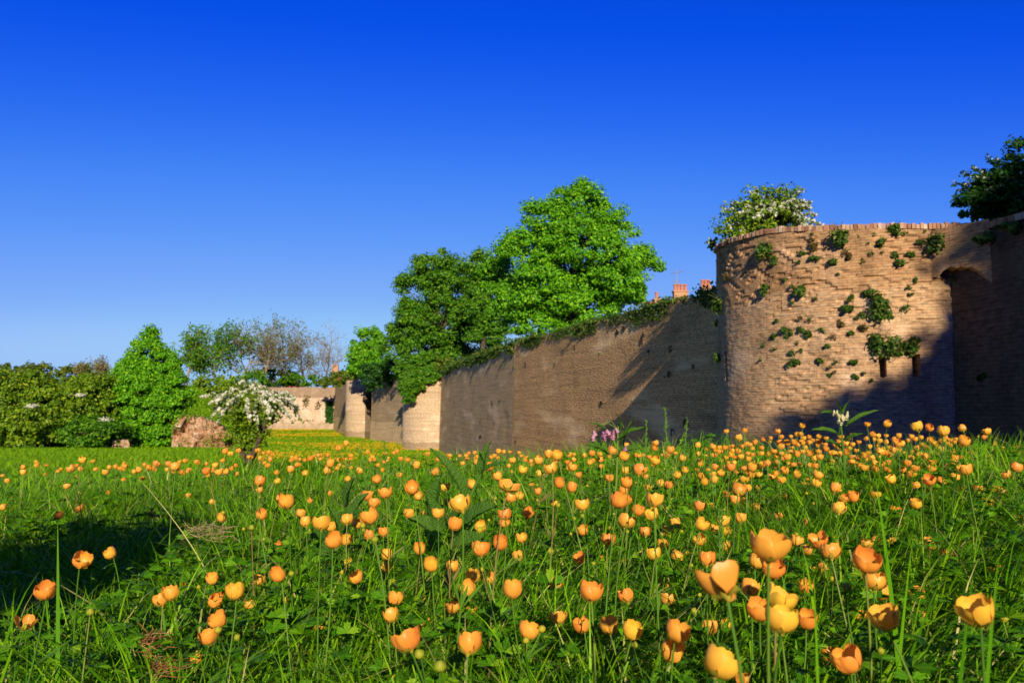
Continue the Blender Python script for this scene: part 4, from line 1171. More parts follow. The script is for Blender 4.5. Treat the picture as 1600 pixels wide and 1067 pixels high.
# the moat's own grass and its drifts of yellow flowers
mb = MB(); n = 95000
Y = 52 + 97 * rg.random(n); wx = np.interp(Y, [46, 78, 84, 104, 112, 149], [0, -6.8, -8.5, -18.5, -23, -33])
X = -.45 * Y + (wx - .3 + .45 * Y) * rg.random(n)
blades(mb, X, Y, .14 + .16 * rg.random(n), .05 + .0011 * Y * rg.random(n), .3 + .6 * rg.random(n), 2, rg)
tag(mb.build('grass', M['grass_far']), 'sunlit lawn in the moat between the bank and the walls', 'grass', kind='stuff')
mb = MB(); n = 15000
Y = 52 + 97 * rg.random(n); wx = np.interp(Y, [46, 78, 84, 104, 112, 149], [0, -6.8, -8.5, -18.5, -23, -33])
X = -.33 * Y + (wx - .5 + .33 * Y) * rg.random(n)
ok = rg.random(n) < .5 * sstep(fbm(X * .07, Y * .2, 88, 4), .48, .66) + .04; X, Y = X[ok], Y[ok]; n = len(X)
leaf_quads(mb, np.stack([X, Y, ground_z(X, Y) + .28 + .06 * rg.random(n)], -1), unit(rg, n) * .6 + [0, -1, .4], .05 + .03 * rg.random(n), rg, .9)
tag(mb.build('yellow_flower_drifts', M['gold']), 'golden drifts of tiny flowers on the moat lawn', 'flowers', kind='stuff')
# moat edge grass at the foot of walls
mb = MB(); n = 26000
u = rg.random(n); seg = rg.integers(0, 5, n)
ends = [(CURT_K, CURT_B), (P2(624, 79.3), P2(694, 78)), (W3A, W3B), (P2(538, 112.6), P2(573, 111.2)), (FC, P2(400, 148.6))]
XY = np.array([np.array(ends[s][0]) * (1 - t) + np.array(ends[s][1]) * t for s, t in zip(seg, u)])
XY[:, 1] -= rg.random(n) ** 2 * 4 + .3; XY[:, 0] -= rg.random(n) ** 2 * 1.6 + .3 * (seg != 1)
blades(mb, XY[:, 0], XY[:, 1], .1 + .22 * rg.random(n) ** 2, np.full(n, .06), .2 + .5 * rg.random(n), 2, rg)
tag(mb.build('grass', M['grass_far']), 'rough grass along the foot of the far walls', 'grass', kind='stuff')

# ---- lobed buttercup leaves as ground cover
def lobed(mb, X, Y, Z, S, rg):
    """three deeply cut lobes on a thin stalk, tilted"""
    n = len(X)
    shp = np.array([(0, 0), (.16, .30), (.10, .48), (.30, .55), (.20, .72), (.33, .95), (.12, .86), (0, 1.12), (-.12, .86), (-.33, .95), (-.20, .72), (-.30, .55), (-.10, .48), (-.16, .30)])
    tri = [(0, i, i + 1) for i in range(1, 13)]
    az = rg.random(n) * 6.283; tilt = rg.uniform(.15, 1.1, n)
    for ang in (-1.15, 0, 1.15):
        ca, sa = math.cos(ang), math.sin(ang)
        q = np.stack([shp[:, 0] * ca + shp[:, 1] * sa, -shp[:, 0] * sa + shp[:, 1] * ca], -1)
        r2 = (q ** 2).sum(1)
        zz = -.22 * r2[None, :] + .05 * np.abs(shp[:, 0])[None, :] * 3
        x = q[None, :, 0] * S[:, None]; y = q[None, :, 1] * S[:, None]; z = zz * S[:, None]
        yt = y * np.cos(tilt)[:, None] - z * np.sin(tilt)[:, None]; zt = y * np.sin(tilt)[:, None] + z * np.cos(tilt)[:, None]
        xr = x * np.cos(az)[:, None] - yt * np.sin(az)[:, None]; yr = x * np.sin(az)[:, None] + yt * np.cos(az)[:, None]
        V = np.stack([xr + X[:, None], yr + Y[:, None], zt + Z[:, None]], -1).reshape(-1, 3)
        F = (np.arange(n)[:, None, None] * 14 + np.array(tri)[None]).reshape(-1, 3)
        mb.add(V, F)
mb = MB()
for n, y0, y1, s in ((3000, .7, 1.4, .016), (5200, 1.3, 2.6, .018), (3400, 2.4, 5.0, .023)):
    X, Y = wedge(n, y0, y1, rg, .4)
    k = fbm(X * 1.5, Y * 1.5, 71, 2) + .25 * sstep(X / Y, -.35, -.05)
    ok = k > .55; X, Y = X[ok], Y[ok]; n = len(X)
    lobed(mb, X, Y, ground_z(X, Y) + .04 + .13 * rg.random(n), s * (.6 + .8 * rg.random(n)), rg)
tag(mb.build('buttercup_leaves', M['foliage']), 'cut dark green buttercup leaves filling the meadow between the blooms', 'leaves', kind='stuff')

# ---- buttercups
def petal(az, R, H, opn, rg, nu=7, nv=7, rad_off=0.0, wid=.78):
    """one petal of a cup: u across, v from the base up; opn 0 closed, 1 wide open"""
    v = np.linspace(0, 1, nv)[None, :]; u = np.linspace(-1, 1, nu)[:, None]
    prof_c = np.sin(np.clip(.10 + v * .80, 0, 1) * math.pi * .74) ** .85      # closed: swelling, then drawing in
    prof_o = .10 + 1.55 * v ** .85
    r = R * (prof_c * (1 - opn) + prof_o * opn) + rad_off
    z = H * ((v ** 1.25) * (1 - .45 * opn) - .02)
    half = wid * (np.sin(np.clip(.12 + .78 * v, 0, 1) * math.pi * .62)) * (1 - .35 * opn)
    edge = 1 - .16 * np.abs(u) ** 3 + .10 * (vnoise(u * 2.5 + az * 5, v * 0 + az, 8) - .5) * v - .06 * np.exp(-(u * 5) ** 2) * v
    th = az + u * half
    lift = -.10 * H * np.abs(u) ** 2 * v ** 2 + .03 * H * math.sin(rg.random() * 6) * u * v
    cr_ = vnoise(u * 2.2 + 9 * az, v * 2.6 + az * 3, 7) - .5
    r = r * (1 + .16 * cr_ * v) * (1 + .04 * np.sin(u * 4 + rg.random() * 6) * v) - opn * R * .22 * np.abs(u) ** 2 * v
    zz = z * edge + lift
    return np.stack([r * np.cos(th), r * np.sin(th), zz + 0 * u], -1)

def head_mesh(i, opn, R, H, npet=5, seed=0):
    rg = np.random.default_rng(900 + seed)
    m = MB(); a0 = rg.random() * 6.28
    for k in range(npet):
        o = np.clip(opn + rg.normal(0, .03 + .22 * opn), 0, 1.0)
        m.grid(petal(a0 + k * 6.283 / npet * (1 if npet > 3 else .8) + rg.normal(0, .10), R * (1 + rg.normal(0, .03)), H * (1 + rg.normal(0, .05)), o, rg, rad_off=(k % 3) * .00055))
    return m
def head_extra(opn, R, H, seed):
    rg = np.random.default_rng(1200 + seed)
    s = MB()
    for k in range(5):                                        # sepals
        a = k * 1.2566 + rg.random() * .3; L = R * 1.05
        th = np.linspace(0, 1, 4)[None, :]; w = np.linspace(-1, 1, 3)[:, None]
        r = R * .25 + th * L * .75; z = -.001 + H * .34 * th ** 1.6 * (1 - opn) - H * .10 * th * opn
        r = r * (1 - .10 * (1 - opn)) + .0012
        half = R * .26 * np.sin(.3 + th * 2.6)
        s.grid(np.stack([r * math.cos(a) - w * half * math.sin(a), r * math.sin(a) + w * half * math.cos(a), z + 0 * w], -1))
    s.tube([(0, 0, -.0035), (0, 0, .001)], [.0012, R * .32], 8)
    t = MB()
    for k in range(26):                                       # stamens round a green boss
        a = rg.random() * 6.28; q = R * .30 * rg.random() ** .5
        t.tube([(q * .5 * math.cos(a), q * .5 * math.sin(a), 0), (q * math.cos(a), q * math.sin(a), H * (.18 + .16 * rg.random()))], [.0004, .0008], 3)
    return s, t
HEADS = []
for i, (opn, R, H, npet) in enumerate(((.00, .0116, .0205, 5), (.02, .0120, .0195, 5), (.0, .0106, .023, 5), (.04, .0122, .020, 5), (.02, .0116, .0215, 5), (.10, .0122, .0205, 5), (.16, .0120, .021, 5), (.38, .0118, .021, 5), (.80, .0120, .019, 5), (.50, .0125, .024, 3), (.05, .0110, .019, 4))):
    hm = head_mesh(i, opn, R, H, npet, i); s, t = head_extra(opn, R, H, i)
    HEADS.append((hm, s, t, opn))
_protos = {}
def head_proto(i):
    """builds the head's meshes once; later heads share them"""
    if i not in _protos:
        hm, s, t, opn = HEADS[i]
        res = []
        for nm, mb_, mt, sm in (('flower_head', hm, 'petal', True), ('sepals', s, 'sepal', True), ('stamens', t, 'stamen', False)):
            if nm == 'stamens' and opn < .2: res.append(None); continue
            o = mb_.build(nm, M[mt], smooth=sm); me = o.data; bpy.data.objects.remove(o); res.append(me)
        _protos[i] = res
    return _protos[i]
bud_m = MB()
_t = np.linspace(0, 1, 7); bud_m.tube(np.c_[_t * 0, _t * 0, _t * .0105], .0052 * np.sin(.25 + _t * 2.75) + .0002, 9)
for k in range(5):
    a = k * 1.2566; th = np.linspace(0, 1, 5)[None, :]; w = np.linspace(-1, 1, 3)[:, None]
    r = .0057 * np.sin(.3 + th * 2.3); half = .0022 * (1 - th * .8)
    bud_m.grid(np.stack([r * math.cos(a) - w * half * math.sin(a), r * math.sin(a) + w * half * math.cos(a), .0095 * th + 0 * w], -1))
_o = bud_m.build('bud', M['bud'], smooth=True); BUD = _o.data; bpy.data.objects.remove(_o)

def add_mesh_obj(name, me, parent, loc=(0, 0, 0), rot=None, sc=1.0):
    o = bpy.data.objects.new(name, me); o.location = loc
    if rot is not None: o.rotation_euler = rot
    o.scale = (sc, sc, sc); COL.objects.link(o); o.parent = parent
    return o

placed = []
def buttercup(px, py, size, label, group, var=None, rg=None, real=None, bud=False, detail=True):
    """a buttercup whose head shows at a photo pixel; its apparent size gives the distance, the stem reaches the ground"""
    if var is None:
        var = int(rg.choice([0, 1, 2, 3, 4, 5, 6, 7, 10], p=[.16, .17, .12, .15, .12, .12, .06, .03, .07]))
    real = real or (.0225 if var < 7 or var == 10 else .033)
    if bud: real = .0105
    d = real * FPX / size
    # keep the stem between 9 and 42 cm
    for _ in range(30):
        p = P(px, py, d); gz = float(ground_z(p[0], p[1])); h = p[2] - gz
        if h < .10: d *= .95
        elif h > .46: d *= 1.04
        else: break
    p = P(px, py, d)
    p[2] -= .009
    k = (size * d / FPX) / real * (.93 if size > 16 else 1.0)
    foot = p[:2] + rg.normal(0, .018 + .12 * max(h, .1) * .35, 2); gz = float(ground_z(*foot))
    base = np.array([*foot, gz])
    t = thing('buttercup', label, 'flower', base, group)
    tilt = rg.normal(0, .28, 2)
    ax = np.array([tilt[0], tilt[1] - .10, 1.0]); ax /= np.linalg.norm(ax)
    top = p - base
    s = np.linspace(0, 1, 9)[:, None]
    mid = top * .5 + np.array([*rg.normal(0, .012, 2), 0]) + np.array([0, 0, .02])
    c = (1 - s) ** 2 * 0 + 2 * s * (1 - s) * (mid * .6 + (top - ax * top[2] * .4) * .4) + s ** 2 * top
    m = MB(); m.tube(c, np.linspace(.0017, .0010, 9) * k, 6 if size > 16 else 4, cap=False)
    if rg.random() < .45 and size > 9 and top[2] > .12:         # side shoot with a bud
        j = rg.integers(4, 7); e = c[j] + np.array([*rg.normal(0, .02, 2), .03 + .03 * rg.random()])
        m.tube([c[j], (c[j] + e) / 2 + [0, 0, -.004], e], [.001, .0008, .0007], 4, cap=False); side = e
    else: side = None
    if size > 13:                                            # a narrow stem leaf
        j = rg.integers(3, 6); a = rg.random() * 6.28
        for q in range(3):
            aa = a + (q - 1) * .5; L = .03 + .02 * rg.random()
            e = c[j] + np.array([math.cos(aa) * L, math.sin(aa) * L, L * .6]); w = np.array([-math.sin(aa), math.cos(aa), 0]) * .0022
            m.add([c[j] - w * .3, (c[j] + e) / 2 - w, e, (c[j] + e) / 2 + w + [0, 0, .002]], [(0, 1, 2, 3)])
    m.build('stem', M['stem'], t, smooth=True)
    rot = Vector((ax[0], ax[1], ax[2])).to_track_quat('Z', 'Y').to_euler()
    if bud:
        add_mesh_obj('bud', BUD, t, tuple(top), rot, k)
    else:
        hp = head_proto(var)
        hd = add_mesh_obj('flower_head', hp[0], t, tuple(top), rot, k)
        if detail or size > 12:
            add_mesh_obj('sepals', hp[1], hd)
            if hp[2]: add_mesh_obj('stamens', hp[2], hd)
    if side is not None and not bud:
        add_mesh_obj('bud', BUD, t, tuple(side), (rg.normal(0, .3), rg.normal(0, .3), 0), k * (.6 + .4 * rg.random()))
    placed.append((px, py))
    return t
rg = np.random.default_rng(77)
BIG = [  # px, py, size, variant, label
 (125, 872, 25, 3, 'orange buttercup leaning on a forked stem in front of the dark shadow at the left'),
 (177, 863, 18, 0, 'smaller round buttercup just right of the leaning one by the dark shadow'),
 (73, 922, 28, 5, 'tilted cup-shaped buttercup near the left edge below the dark shadow'),
 (38, 972, 36, 9, 'half-open three-petalled buttercup at the lower left edge'),
 (254, 936, 23, 1, 'left one of two touching buttercups in the lower left grass'),
 (270, 926, 24, 4, 'right one of two touching buttercups in the lower left grass'),
 (332, 904, 19, 0, 'small round buttercup above the vertical group of three at the lower left'),
 (370, 923, 27, 4, 'square-shouldered buttercup on a long pale stem at the lower left'),
 (331, 937, 21, 1, 'yellow-orange buttercup, top one of the vertical group at the lower left'),
 (345, 967, 26, 5, 'middle buttercup of the vertical group at the lower left, on a pale stem'),
 (327, 994, 27, 6, 'lowest buttercup of the vertical group at the lower left'),
 (392, 944, 18, 0, 'small round buttercup right of the vertical group at the lower left'),
 (310, 1028, 17, 0, 'small yellow buttercup lowest of all beside the dry straw tuft'),
 (440, 895, 24, 2, 'reddish upright buttercup left of the middle, above a bent stem'),
 (403, 906, 18, 0, 'small reddish buttercup left of the reddish upright one'),
 (450, 784, 22, 3, 'buttercup on a slanting stem left of the rough broad leaves'),
 (408, 803, 17, 0, 'round buttercup on a brown bent stem left of the rough leaves'),
 (502, 816, 26, 5, 'left one of the buttercup cluster in front of the quilted leaf'),
 (520, 843, 26, 1, 'lowest one of the buttercup cluster in front of the quilted leaf'),
 (604, 769, 30, 7, 'open yellow-orange cup showing its stamens above the rough leaves'),
 (581, 806, 26, 3, 'buttercup below the open yellow-orange cup'),
 (602, 886, 26, 7, 'ragged open buttercup left of the middle'),
 (723, 786, 30, 6, 'wide cup-shaped buttercup in the middle in front of the long rough leaf'),
 (708, 818, 22, 4, 'reddish buttercup below the wide cup in the middle'),
 (792, 757, 36, 8, 'wide open buttercup seen from the side on the crest in the middle'),
 (752, 857, 26, 3, 'left one of two neighbouring buttercups in the middle'),
 (781, 847, 24, 2, 'right one of two neighbouring buttercups in the middle'),
 (800, 920, 30, 4, 'tall square buttercup on an upright stem in the lower middle'),
 (741, 949, 21, 2, 'pointed oval buttercup, right one of a pair in the lower middle'),
 (711, 946, 22, 3, 'rounder buttercup, left one of a pair in the lower middle'),
 (642, 998, 38, 6, 'large ragged buttercup at the bottom left of the middle'),
 (731, 1005, 36, 4, 'large reddish tilted buttercup at the bottom middle'),
 (670, 975, 29, 7, 'yellow buttercup with one petal standing up, bottom middle'),
 (873, 964, 36, 7, 'open yellow-orange buttercup with a stretched petal, bottom middle'),
 (924, 923, 33, 5, 'large tilted reddish buttercup on a long slanting stem, lower middle'),
 (981, 930, 24, 1, 'round buttercup right of the large tilted reddish one'),
 (964, 781, 26, 6, 'wide cup buttercup with a frilled edge in the middle right'),
 (976, 813, 24, 3, 'buttercup below the wide frilled one in the middle right'),
 (1022, 780, 26, 6, 'wide buttercup directly above another in the middle right'),
 (1022, 801, 22, 1, 'buttercup directly below the wide one in the middle right'),
 (1054, 984, 34, 5, 'upper one of two big overlapping buttercups at the bottom'),
 (1044, 1015, 33, 3, 'lower one of two big overlapping buttercups at the bottom'),
 (1135, 905, 88, 9, 'largest blurred buttercup with widely spread petals at the right'),
 (1200, 852, 52, 6, 'big blurred buttercup above the largest spread one'),
 (1206, 884, 34, 1, 'buttercup tucked under the big blurred one'),
 (1213, 932, 60, 7, 'big blurred buttercup at the heart of the right-hand cluster'),
 (1221, 966, 46, 5, 'blurred buttercup at the bottom of the right-hand cluster'),
 (1187, 951, 35, 3, 'blurred buttercup at the left of the right-hand cluster'),
 (1259, 965, 30, 4, 'small reddish buttercup at the right of the right-hand cluster'),
 (1173, 917, 28, 1, 'buttercup between the largest spread one and the cluster'),
 (1282, 842, 38, 7, 'frilly buttercup right of the big blurred ones'),
 (1299, 861, 27, 3, 'buttercup touching the lower side of the frilly one'),
 (1351, 873, 38, 5, 'big rounded buttercup, top one of three at the right'),
 (1365, 906, 32, 1, 'yellow-orange buttercup, middle one of three at the right'),
 (1383, 924, 25, 0, 'small reddish buttercup, lowest one of three at the right'),
 (1386, 963, 42, 6, 'big wide buttercup on a slanting stem at the lower right'),
 (1340, 959, 20, 0, 'small yellow buttercup left of the big wide one at the lower right'),
 (1118, 1032, 50, 5, 'very big buttercup at the bottom right of the middle'),
 (1158, 1058, 22, 0, 'small yellow buttercup cut by the bottom edge beside the very big one'),
 (1329, 1028, 44, 1, 'big square buttercup at the bottom right'),
 (1294, 1021, 25, 0, 'yellow half-closed buttercup left of the big square one at the bottom right'),
 (1531, 953, 50, 6, 'big broad buttercup alone at the right, behind a long blade'),
 (1104, 873, 25, 4, 'upright buttercup above the largest spread one'),
 (1555, 887, 18, 3, 'small buttercup above the big broad one at the right'),
 (1440, 957, 14, 0, 'tiny round buttercup left of the big broad one at the right'),
 (623, 1058, 26, 7, 'buttercup cut by the bottom edge at the left of the middle'),
 (1135, 975, 19, 0, 'small buttercup hanging below the largest spread one'),
 (1244, 845, 19, 0, 'small round buttercup left of the frilly one'),
 (1259, 888, 19, 3, 'small buttercup below the frilly one, left of a pair'),
 (1285, 887, 18, 1, 'small buttercup below the frilly one, right of a pair'),
 (546, 879, 15, 3, 'small dark orange buttercup left of the ragged open one'),
 (559, 900, 21, 1, 'yellow-orange buttercup below the ragged open one'),
 (707, 885, 19, 0, 'round buttercup alone between the two pairs in the middle'),
 (497, 978, 19, 7, 'small open buttercup alone in the lower left middle'),
]
for (x, y, s, v, lb) in BIG:
    buttercup(x, y, s, lb, 'big buttercups close to the viewer', v, rg)
for (x, y, s, lb) in ((687, 1029, 20, 'greenish closed bud between two large buttercups at the bottom'), (1567, 959, 14, 'closed bud right of the big broad buttercup'), (141, 950, 12, 'closed yellow bud right of the tilted cup at the lower left'), (393, 820, 9, 'small closed bud left of the round buttercup on a brown stem'), (1320, 910, 14, 'closed bud among the three buttercups at the right'), (766, 1022, 11, 'small closed bud at the bottom middle'), (860, 857, 9, 'small closed bud in the middle of the meadow'), (712, 1005, 9, 'tiny closed bud beside the reddish tilted buttercup')):
    buttercup(x, y, s, lb, 'closed buttercup buds', 0, rg, bud=True)
GM = 'middle-distance buttercups'
SMALL = []
MID = {
 'left': ('small buttercup scattered in the thin grass at the left, beyond the dark shadow', 'sparse buttercups at the left',
  [(127, 719, 10), (113, 732, 12), (37, 738, 9), (104, 760, 9), (91, 805, 12), (126, 794, 11), (239, 803, 11), (5, 793, 10), (11, 751, 8), (164, 738, 9), (181, 729, 7), (188, 732, 7), (195, 728, 8), (217, 734, 9), (233, 729, 8), (243, 725, 10), (238, 732, 8), (263, 725, 9), (274, 730, 14), (289, 720, 7), (284, 737, 7), (292, 737, 6), (321, 736, 12), (348, 719, 7), (337, 727, 9), (342, 738, 11), (354, 736, 10), (294, 774, 8), (330, 784, 10), (348, 809, 13)]),
 'leftmid': ('small buttercup near the crest in front of the ruin and the sunlit far walls', 'buttercups on the crest before the far walls',
  [(354, 705, 9), (361, 709, 9), (372, 704, 8), (403, 704, 8), (393, 714, 6), (406, 716, 7), (422, 718, 8), (418, 727, 8), (432, 738, 7), (453, 734, 11), (434, 752, 9), (403, 752, 17), (406, 766, 10), (438, 852, 13), (345, 928, 12), (285, 914, 10), (482, 782, 9), (516, 771, 8), (478, 739, 9), (514, 724, 13), (485, 716, 8), (462, 716, 7), (497, 711, 7), (530, 718, 8), (548, 712, 7), (528, 700, 9), (540, 693, 9), (575, 706, 7), (560, 735, 10), (545, 748, 9)]),
 'mid': ('small buttercup in the middle of the meadow before the pale tower and curtain wall', 'buttercups in the middle of the meadow',
  [(517, 823, 14), (571, 774, 15), (584, 786, 16), (559, 818, 15), (599, 831, 15), (540, 844, 16), (646, 761, 21), (655, 774, 13), (697, 761, 14), (726, 846, 9), (814, 774, 12), (790, 803, 20), (786, 815, 16), (803, 799, 13), (824, 800, 16), (816, 839, 18), (782, 960, 17), (865, 786, 12), (912, 788, 21), (911, 828, 16), (853, 889, 9), (908, 871, 18), (941, 874, 13), (972, 882, 15), (1033, 912, 18), (1044, 935, 22), (1023, 864, 22), (1033, 849, 18), (998, 797, 18), (1058, 818, 16),
   (981, 753, 18), (951, 747, 12), (977, 736, 11), (998, 734, 20), (892, 762, 16), (874, 755, 16), (892, 729, 14), (863, 731, 20), (857, 710, 14), (872, 711, 17), (843, 720, 13), (816, 734, 13), (802, 719, 11), (843, 740, 10), (833, 757, 9), (842, 768, 11), (766, 729, 13), (779, 705, 8), (787, 706, 7), (684, 736, 11), (649, 727, 12), (592, 748, 13), (624, 742, 9), (598, 734, 7), (955, 704, 13), (976, 713, 14), (979, 696, 9), (923, 708, 9), (1027, 692, 9), (1023, 700, 9), (1048, 703, 12), (1025, 719, 14),
   (620, 705, 7), (637, 718, 8), (668, 709, 7), (700, 722, 8), (728, 712, 7), (745, 722, 9), (750, 738, 9), (716, 745, 8), (905, 742, 10), (920, 722, 9), (940, 718, 10), (1000, 712, 10), (1010, 745, 9), (1042, 757, 12), (1066, 716, 10), (1060, 742, 11), (1012, 762, 10)]),
 'right': ('small buttercup among the crowded blooms on the rise below the round tower', 'crowded buttercups on the rise at the right',
  [(1091, 790, 18), (1112, 790, 11), (1094, 818, 21), (1127, 813, 19), (1113, 827, 15), (1153, 764, 20), (1150, 781, 14), (1160, 783, 11), (1135, 852, 17), (1181, 792, 12), (1184, 763, 10), (1219, 806, 12), (1257, 815, 12), (1303, 763, 16), (1310, 794, 20), (1319, 779, 14), (1334, 777, 16), (1353, 801, 11), (1354, 757, 10), (1376, 754, 11), (1386, 764, 9), (1453, 749, 18), (1470, 752, 13), (1510, 733, 20), (1491, 724, 11), (1593, 811, 13), (1585, 730, 16), (1575, 741, 13),
   (1386, 662, 11), (1435, 667, 16), (1452, 668, 11), (1473, 674, 18), (1505, 669, 11), (1497, 663, 6), (1544, 674, 11), (1504, 689, 16), (1539, 683, 8), (1355, 663, 8), (1314, 651, 8), (1253, 665, 8), (1216, 674, 9), (1164, 673, 8), (1135, 674, 7), (1155, 684, 10), (1275, 741, 14), (1233, 724, 9), (1175, 730, 14), (1113, 749, 12), (1128, 739, 10), (1070, 734, 10), (1092, 696, 9), (1112, 697, 9)]),
}
for k, (lb, gp, pts) in MID.items():
    for (x, y, s) in pts:
        if s < 9: SMALL.append((x, y, s)); placed.append((x, y)); continue
        buttercup(x, y, s, lb, gp, None, rg, detail=s > 9)
NREST = 300 - len(BIG) - 8 - sum(sum(q[2] >= 9 for q in v[2]) for v in MID.values())
print('traced', 300 - NREST, 'more', NREST)
# the rest of the crowd on the right-hand rise
def crowd(n, rg, y_sd=22):
    out = []
    while len(out) < n:
        x = 1090 + 520 * rg.random()
        crest = np.interp(x, [1090, 1160, 1250, 1400, 1500, 1610], [700, 688, 676, 676, 684, 700])
        y = crest + abs(rg.normal(0, 1)) * y_sd + rg.random() * 6
        if y > 800: continue
        s = 7 + (y - crest) * .06 + 4 * rg.random()
        if any(abs(x - a) < s * .6 and abs(y - b) < s * .6 for a, b in placed[-400:]): continue
        out.append((x, y, s)); placed.append((x, y))
    return out
rg = np.random.default_rng(79)
lb, gp, _ = MID['right']
nm_, got = int(NREST * .88), 0
while got < nm_:                                             # more mid-sized ones through the middle of the meadow
    x, y = rg.uniform(430, 1480), 735 + 250 * rg.random() ** 1.1
    s = 9 + (y - 735) * .062 + 5 * rg.random()
    if any(abs(x - a) < s * .9 and abs(y - b) < s * .9 for a, b in placed): continue
    buttercup(x, y, s, MID['mid'][0], MID['mid'][1], None, rg, detail=s > 11); got += 1
for (x, y, s) in crowd(NREST - nm_, rg, 26): buttercup(x, y, s, lb, gp, None, rg, detail=False)
# the many smallest ones: one mass
far = list(SMALL)
for (x, y, s) in crowd(260, rg, 30): far.append((x, y, s * .8))
while len(far) < 460:
    x = rg.uniform(0, 1090); y = 706 + abs(rg.normal(0, 1)) * 18
    if rg.random() > .25 + .75 * x / 1090: continue
    if x < 380: y += 14
    far.append((x, y, 5 + 2.5 * rg.random()))
mb = MB(); ms = MB()
for (x, y, s) in far:
    d = .021 * FPX / s
    for _ in range(20):
        p = P(x, y, d); gz = float(ground_z(p[0], p[1])); h = p[2] - gz
        if h < .08: d *= .94
        elif h > .4: d *= 1.05
        else: break
    p = P(x, y, d); p[2] -= .009
    hm = HEADS[int(rg.choice([0, 1, 2, 3, 5, 6]))][0]
    ca, sa = math.cos(rg.random() * 6), math.sin(rg.random() * 6)
    R_t = np.array(Matrix.Rotation(rg.normal(0, .3), 3, 'X') @ Matrix.Rotation(rg.random() * 6, 3, 'Z'))
    for V, F in zip(hm.V, hm.F4):
        V2 = V.reshape(7, 7, 3)[::3, ::2].reshape(-1, 3) @ R_t.T + p
        ff = np.array([(i * 4 + j, i * 4 + j + 1, (i + 1) * 4 + j + 1, (i + 1) * 4 + j) for i in range(2) for j in range(3)])
        mb.add(V2, ff)
    q = np.array([p[0] + rg.normal(0, .02), p[1] + rg.normal(0, .02), float(ground_z(p[0], p[1]))])
    ms.tube([q, (p + q) / 2 + rg.normal(0, .006, 3), p], .0010, 3, cap=False)
hd = tag(mb.build('small_buttercups', M['petal_far'], smooth=True), 'the many smallest buttercups dotted along the meadow crest', 'flowers', kind='stuff')
ms.build('stem', M['stem'], hd)
# ------------------------------------------------------------------ comfrey, stalks, dry grass
def broad_leaf(mb, base, tip, width, rg, droop=.25, nrm=None, nu=9, nv=14):
    base = np.array(base, float); tip = np.array(tip, float); ax = tip - base; L = np.linalg.norm(ax)
    n = np.array([0, -.5, .85]) if nrm is None else np.array(nrm, float)
    side = np.cross(ax / L, n); side /= np.linalg.norm(side); up = np.cross(side, ax / L)
    v = np.linspace(0, 1, nv)[None, :]; u = np.linspace(-1, 1, nu)[:, None]
    w = width / 2 * np.sin(np.clip(v * .96 + .03, 0, 1) ** .8 * math.pi) ** .75 * (1 - .25 * v)
    arch = L * droop * (v - v * v) * 1.6
    q = np.abs((v * 9 - np.abs(u) * 1.5) % 1 - .5)
    z = arch + w * .35 * np.abs(u) ** 1.2 + width * .05 * q * (np.abs(u) * 2) - width * .05 * (np.abs(u) < .12) + width * .04 * np.sin(v * 17 + rg.random() * 6) * np.abs(u) ** 2
    A = base + ax * v[..., None] + side * (u * w)[..., None] + up * z[..., None]
    mb.grid(A)
def bell(mb, top, s, rg, tilt=.5):
    """a nodding tubular bell"""
    a = rg.random() * 6.28; d = np.array([math.cos(a) * tilt, math.sin(a) * tilt - .2, -1]); d /= np.linalg.norm(d)
    t = np.linspace(0, 1, 6); r = s * np.array([.10, .20, .21, .27, .30, .36]); 
    pts = np.array(top) + d * (t[:, None] * s * 1.0)
    mb.tube(pts, r, 8, cap=False)
rg = np.random.default_rng(5)
def plant(name, label, cat, foot): return thing(name, label, cat, foot), np.array(foot, float)
# pink comfrey against the wall
d = 2.6
fx = P(950, 760, d); ft = np.array([fx[0], fx[1], float(ground_z(fx[0], fx[1]))])
t, o0 = plant('comfrey', 'comfrey with drooping pinkish-mauve bells in front of the curtain wall', 'plant', ft)
st = MB(); top = P(966, 662, d)
st.tube([ft, (ft + top) / 2 + [.01, 0, 0], top], [.004, .0035, .002], 7)
for e in ((930, 668), (943, 664), (975, 668), (955, 690)):
    q = P(*e, d - .02); st.tube([top - [0, 0, .02], (top + q) / 2 + [0, 0, .012], q], .0014, 5)
st.build('stem', M['stem'], t, o0, smooth=True)
bl = MB()
for i in range(17):
    c = P(925 + 42 * rg.random(), 668 + 12 * rg.random(), d - .02 - .03 * rg.random()); bell(bl, c, .018, rg)
for i in range(5): bell(bl, P(970 + 10 * rg.random(), 695 + 10 * rg.random(), d - .03), .016, rg)
bl.build('bell_flowers', M['mauve'], t, o0, smooth=True)
lf = MB()
for b, tp, w in (((962, 690), (1008, 668), .035), ((955, 680), (920, 660), .022), ((968, 676), (962, 645), .018), ((960, 715), (1000, 700), .05), ((950, 710), (915, 695), .045), ((975, 700), (990, 655), .025)):
    broad_leaf(lf, P(*b, d), P(*tp, d - .05), w, rg, .2)
lf.build('foliage', M['comfrey'], t, o0, smooth=True)
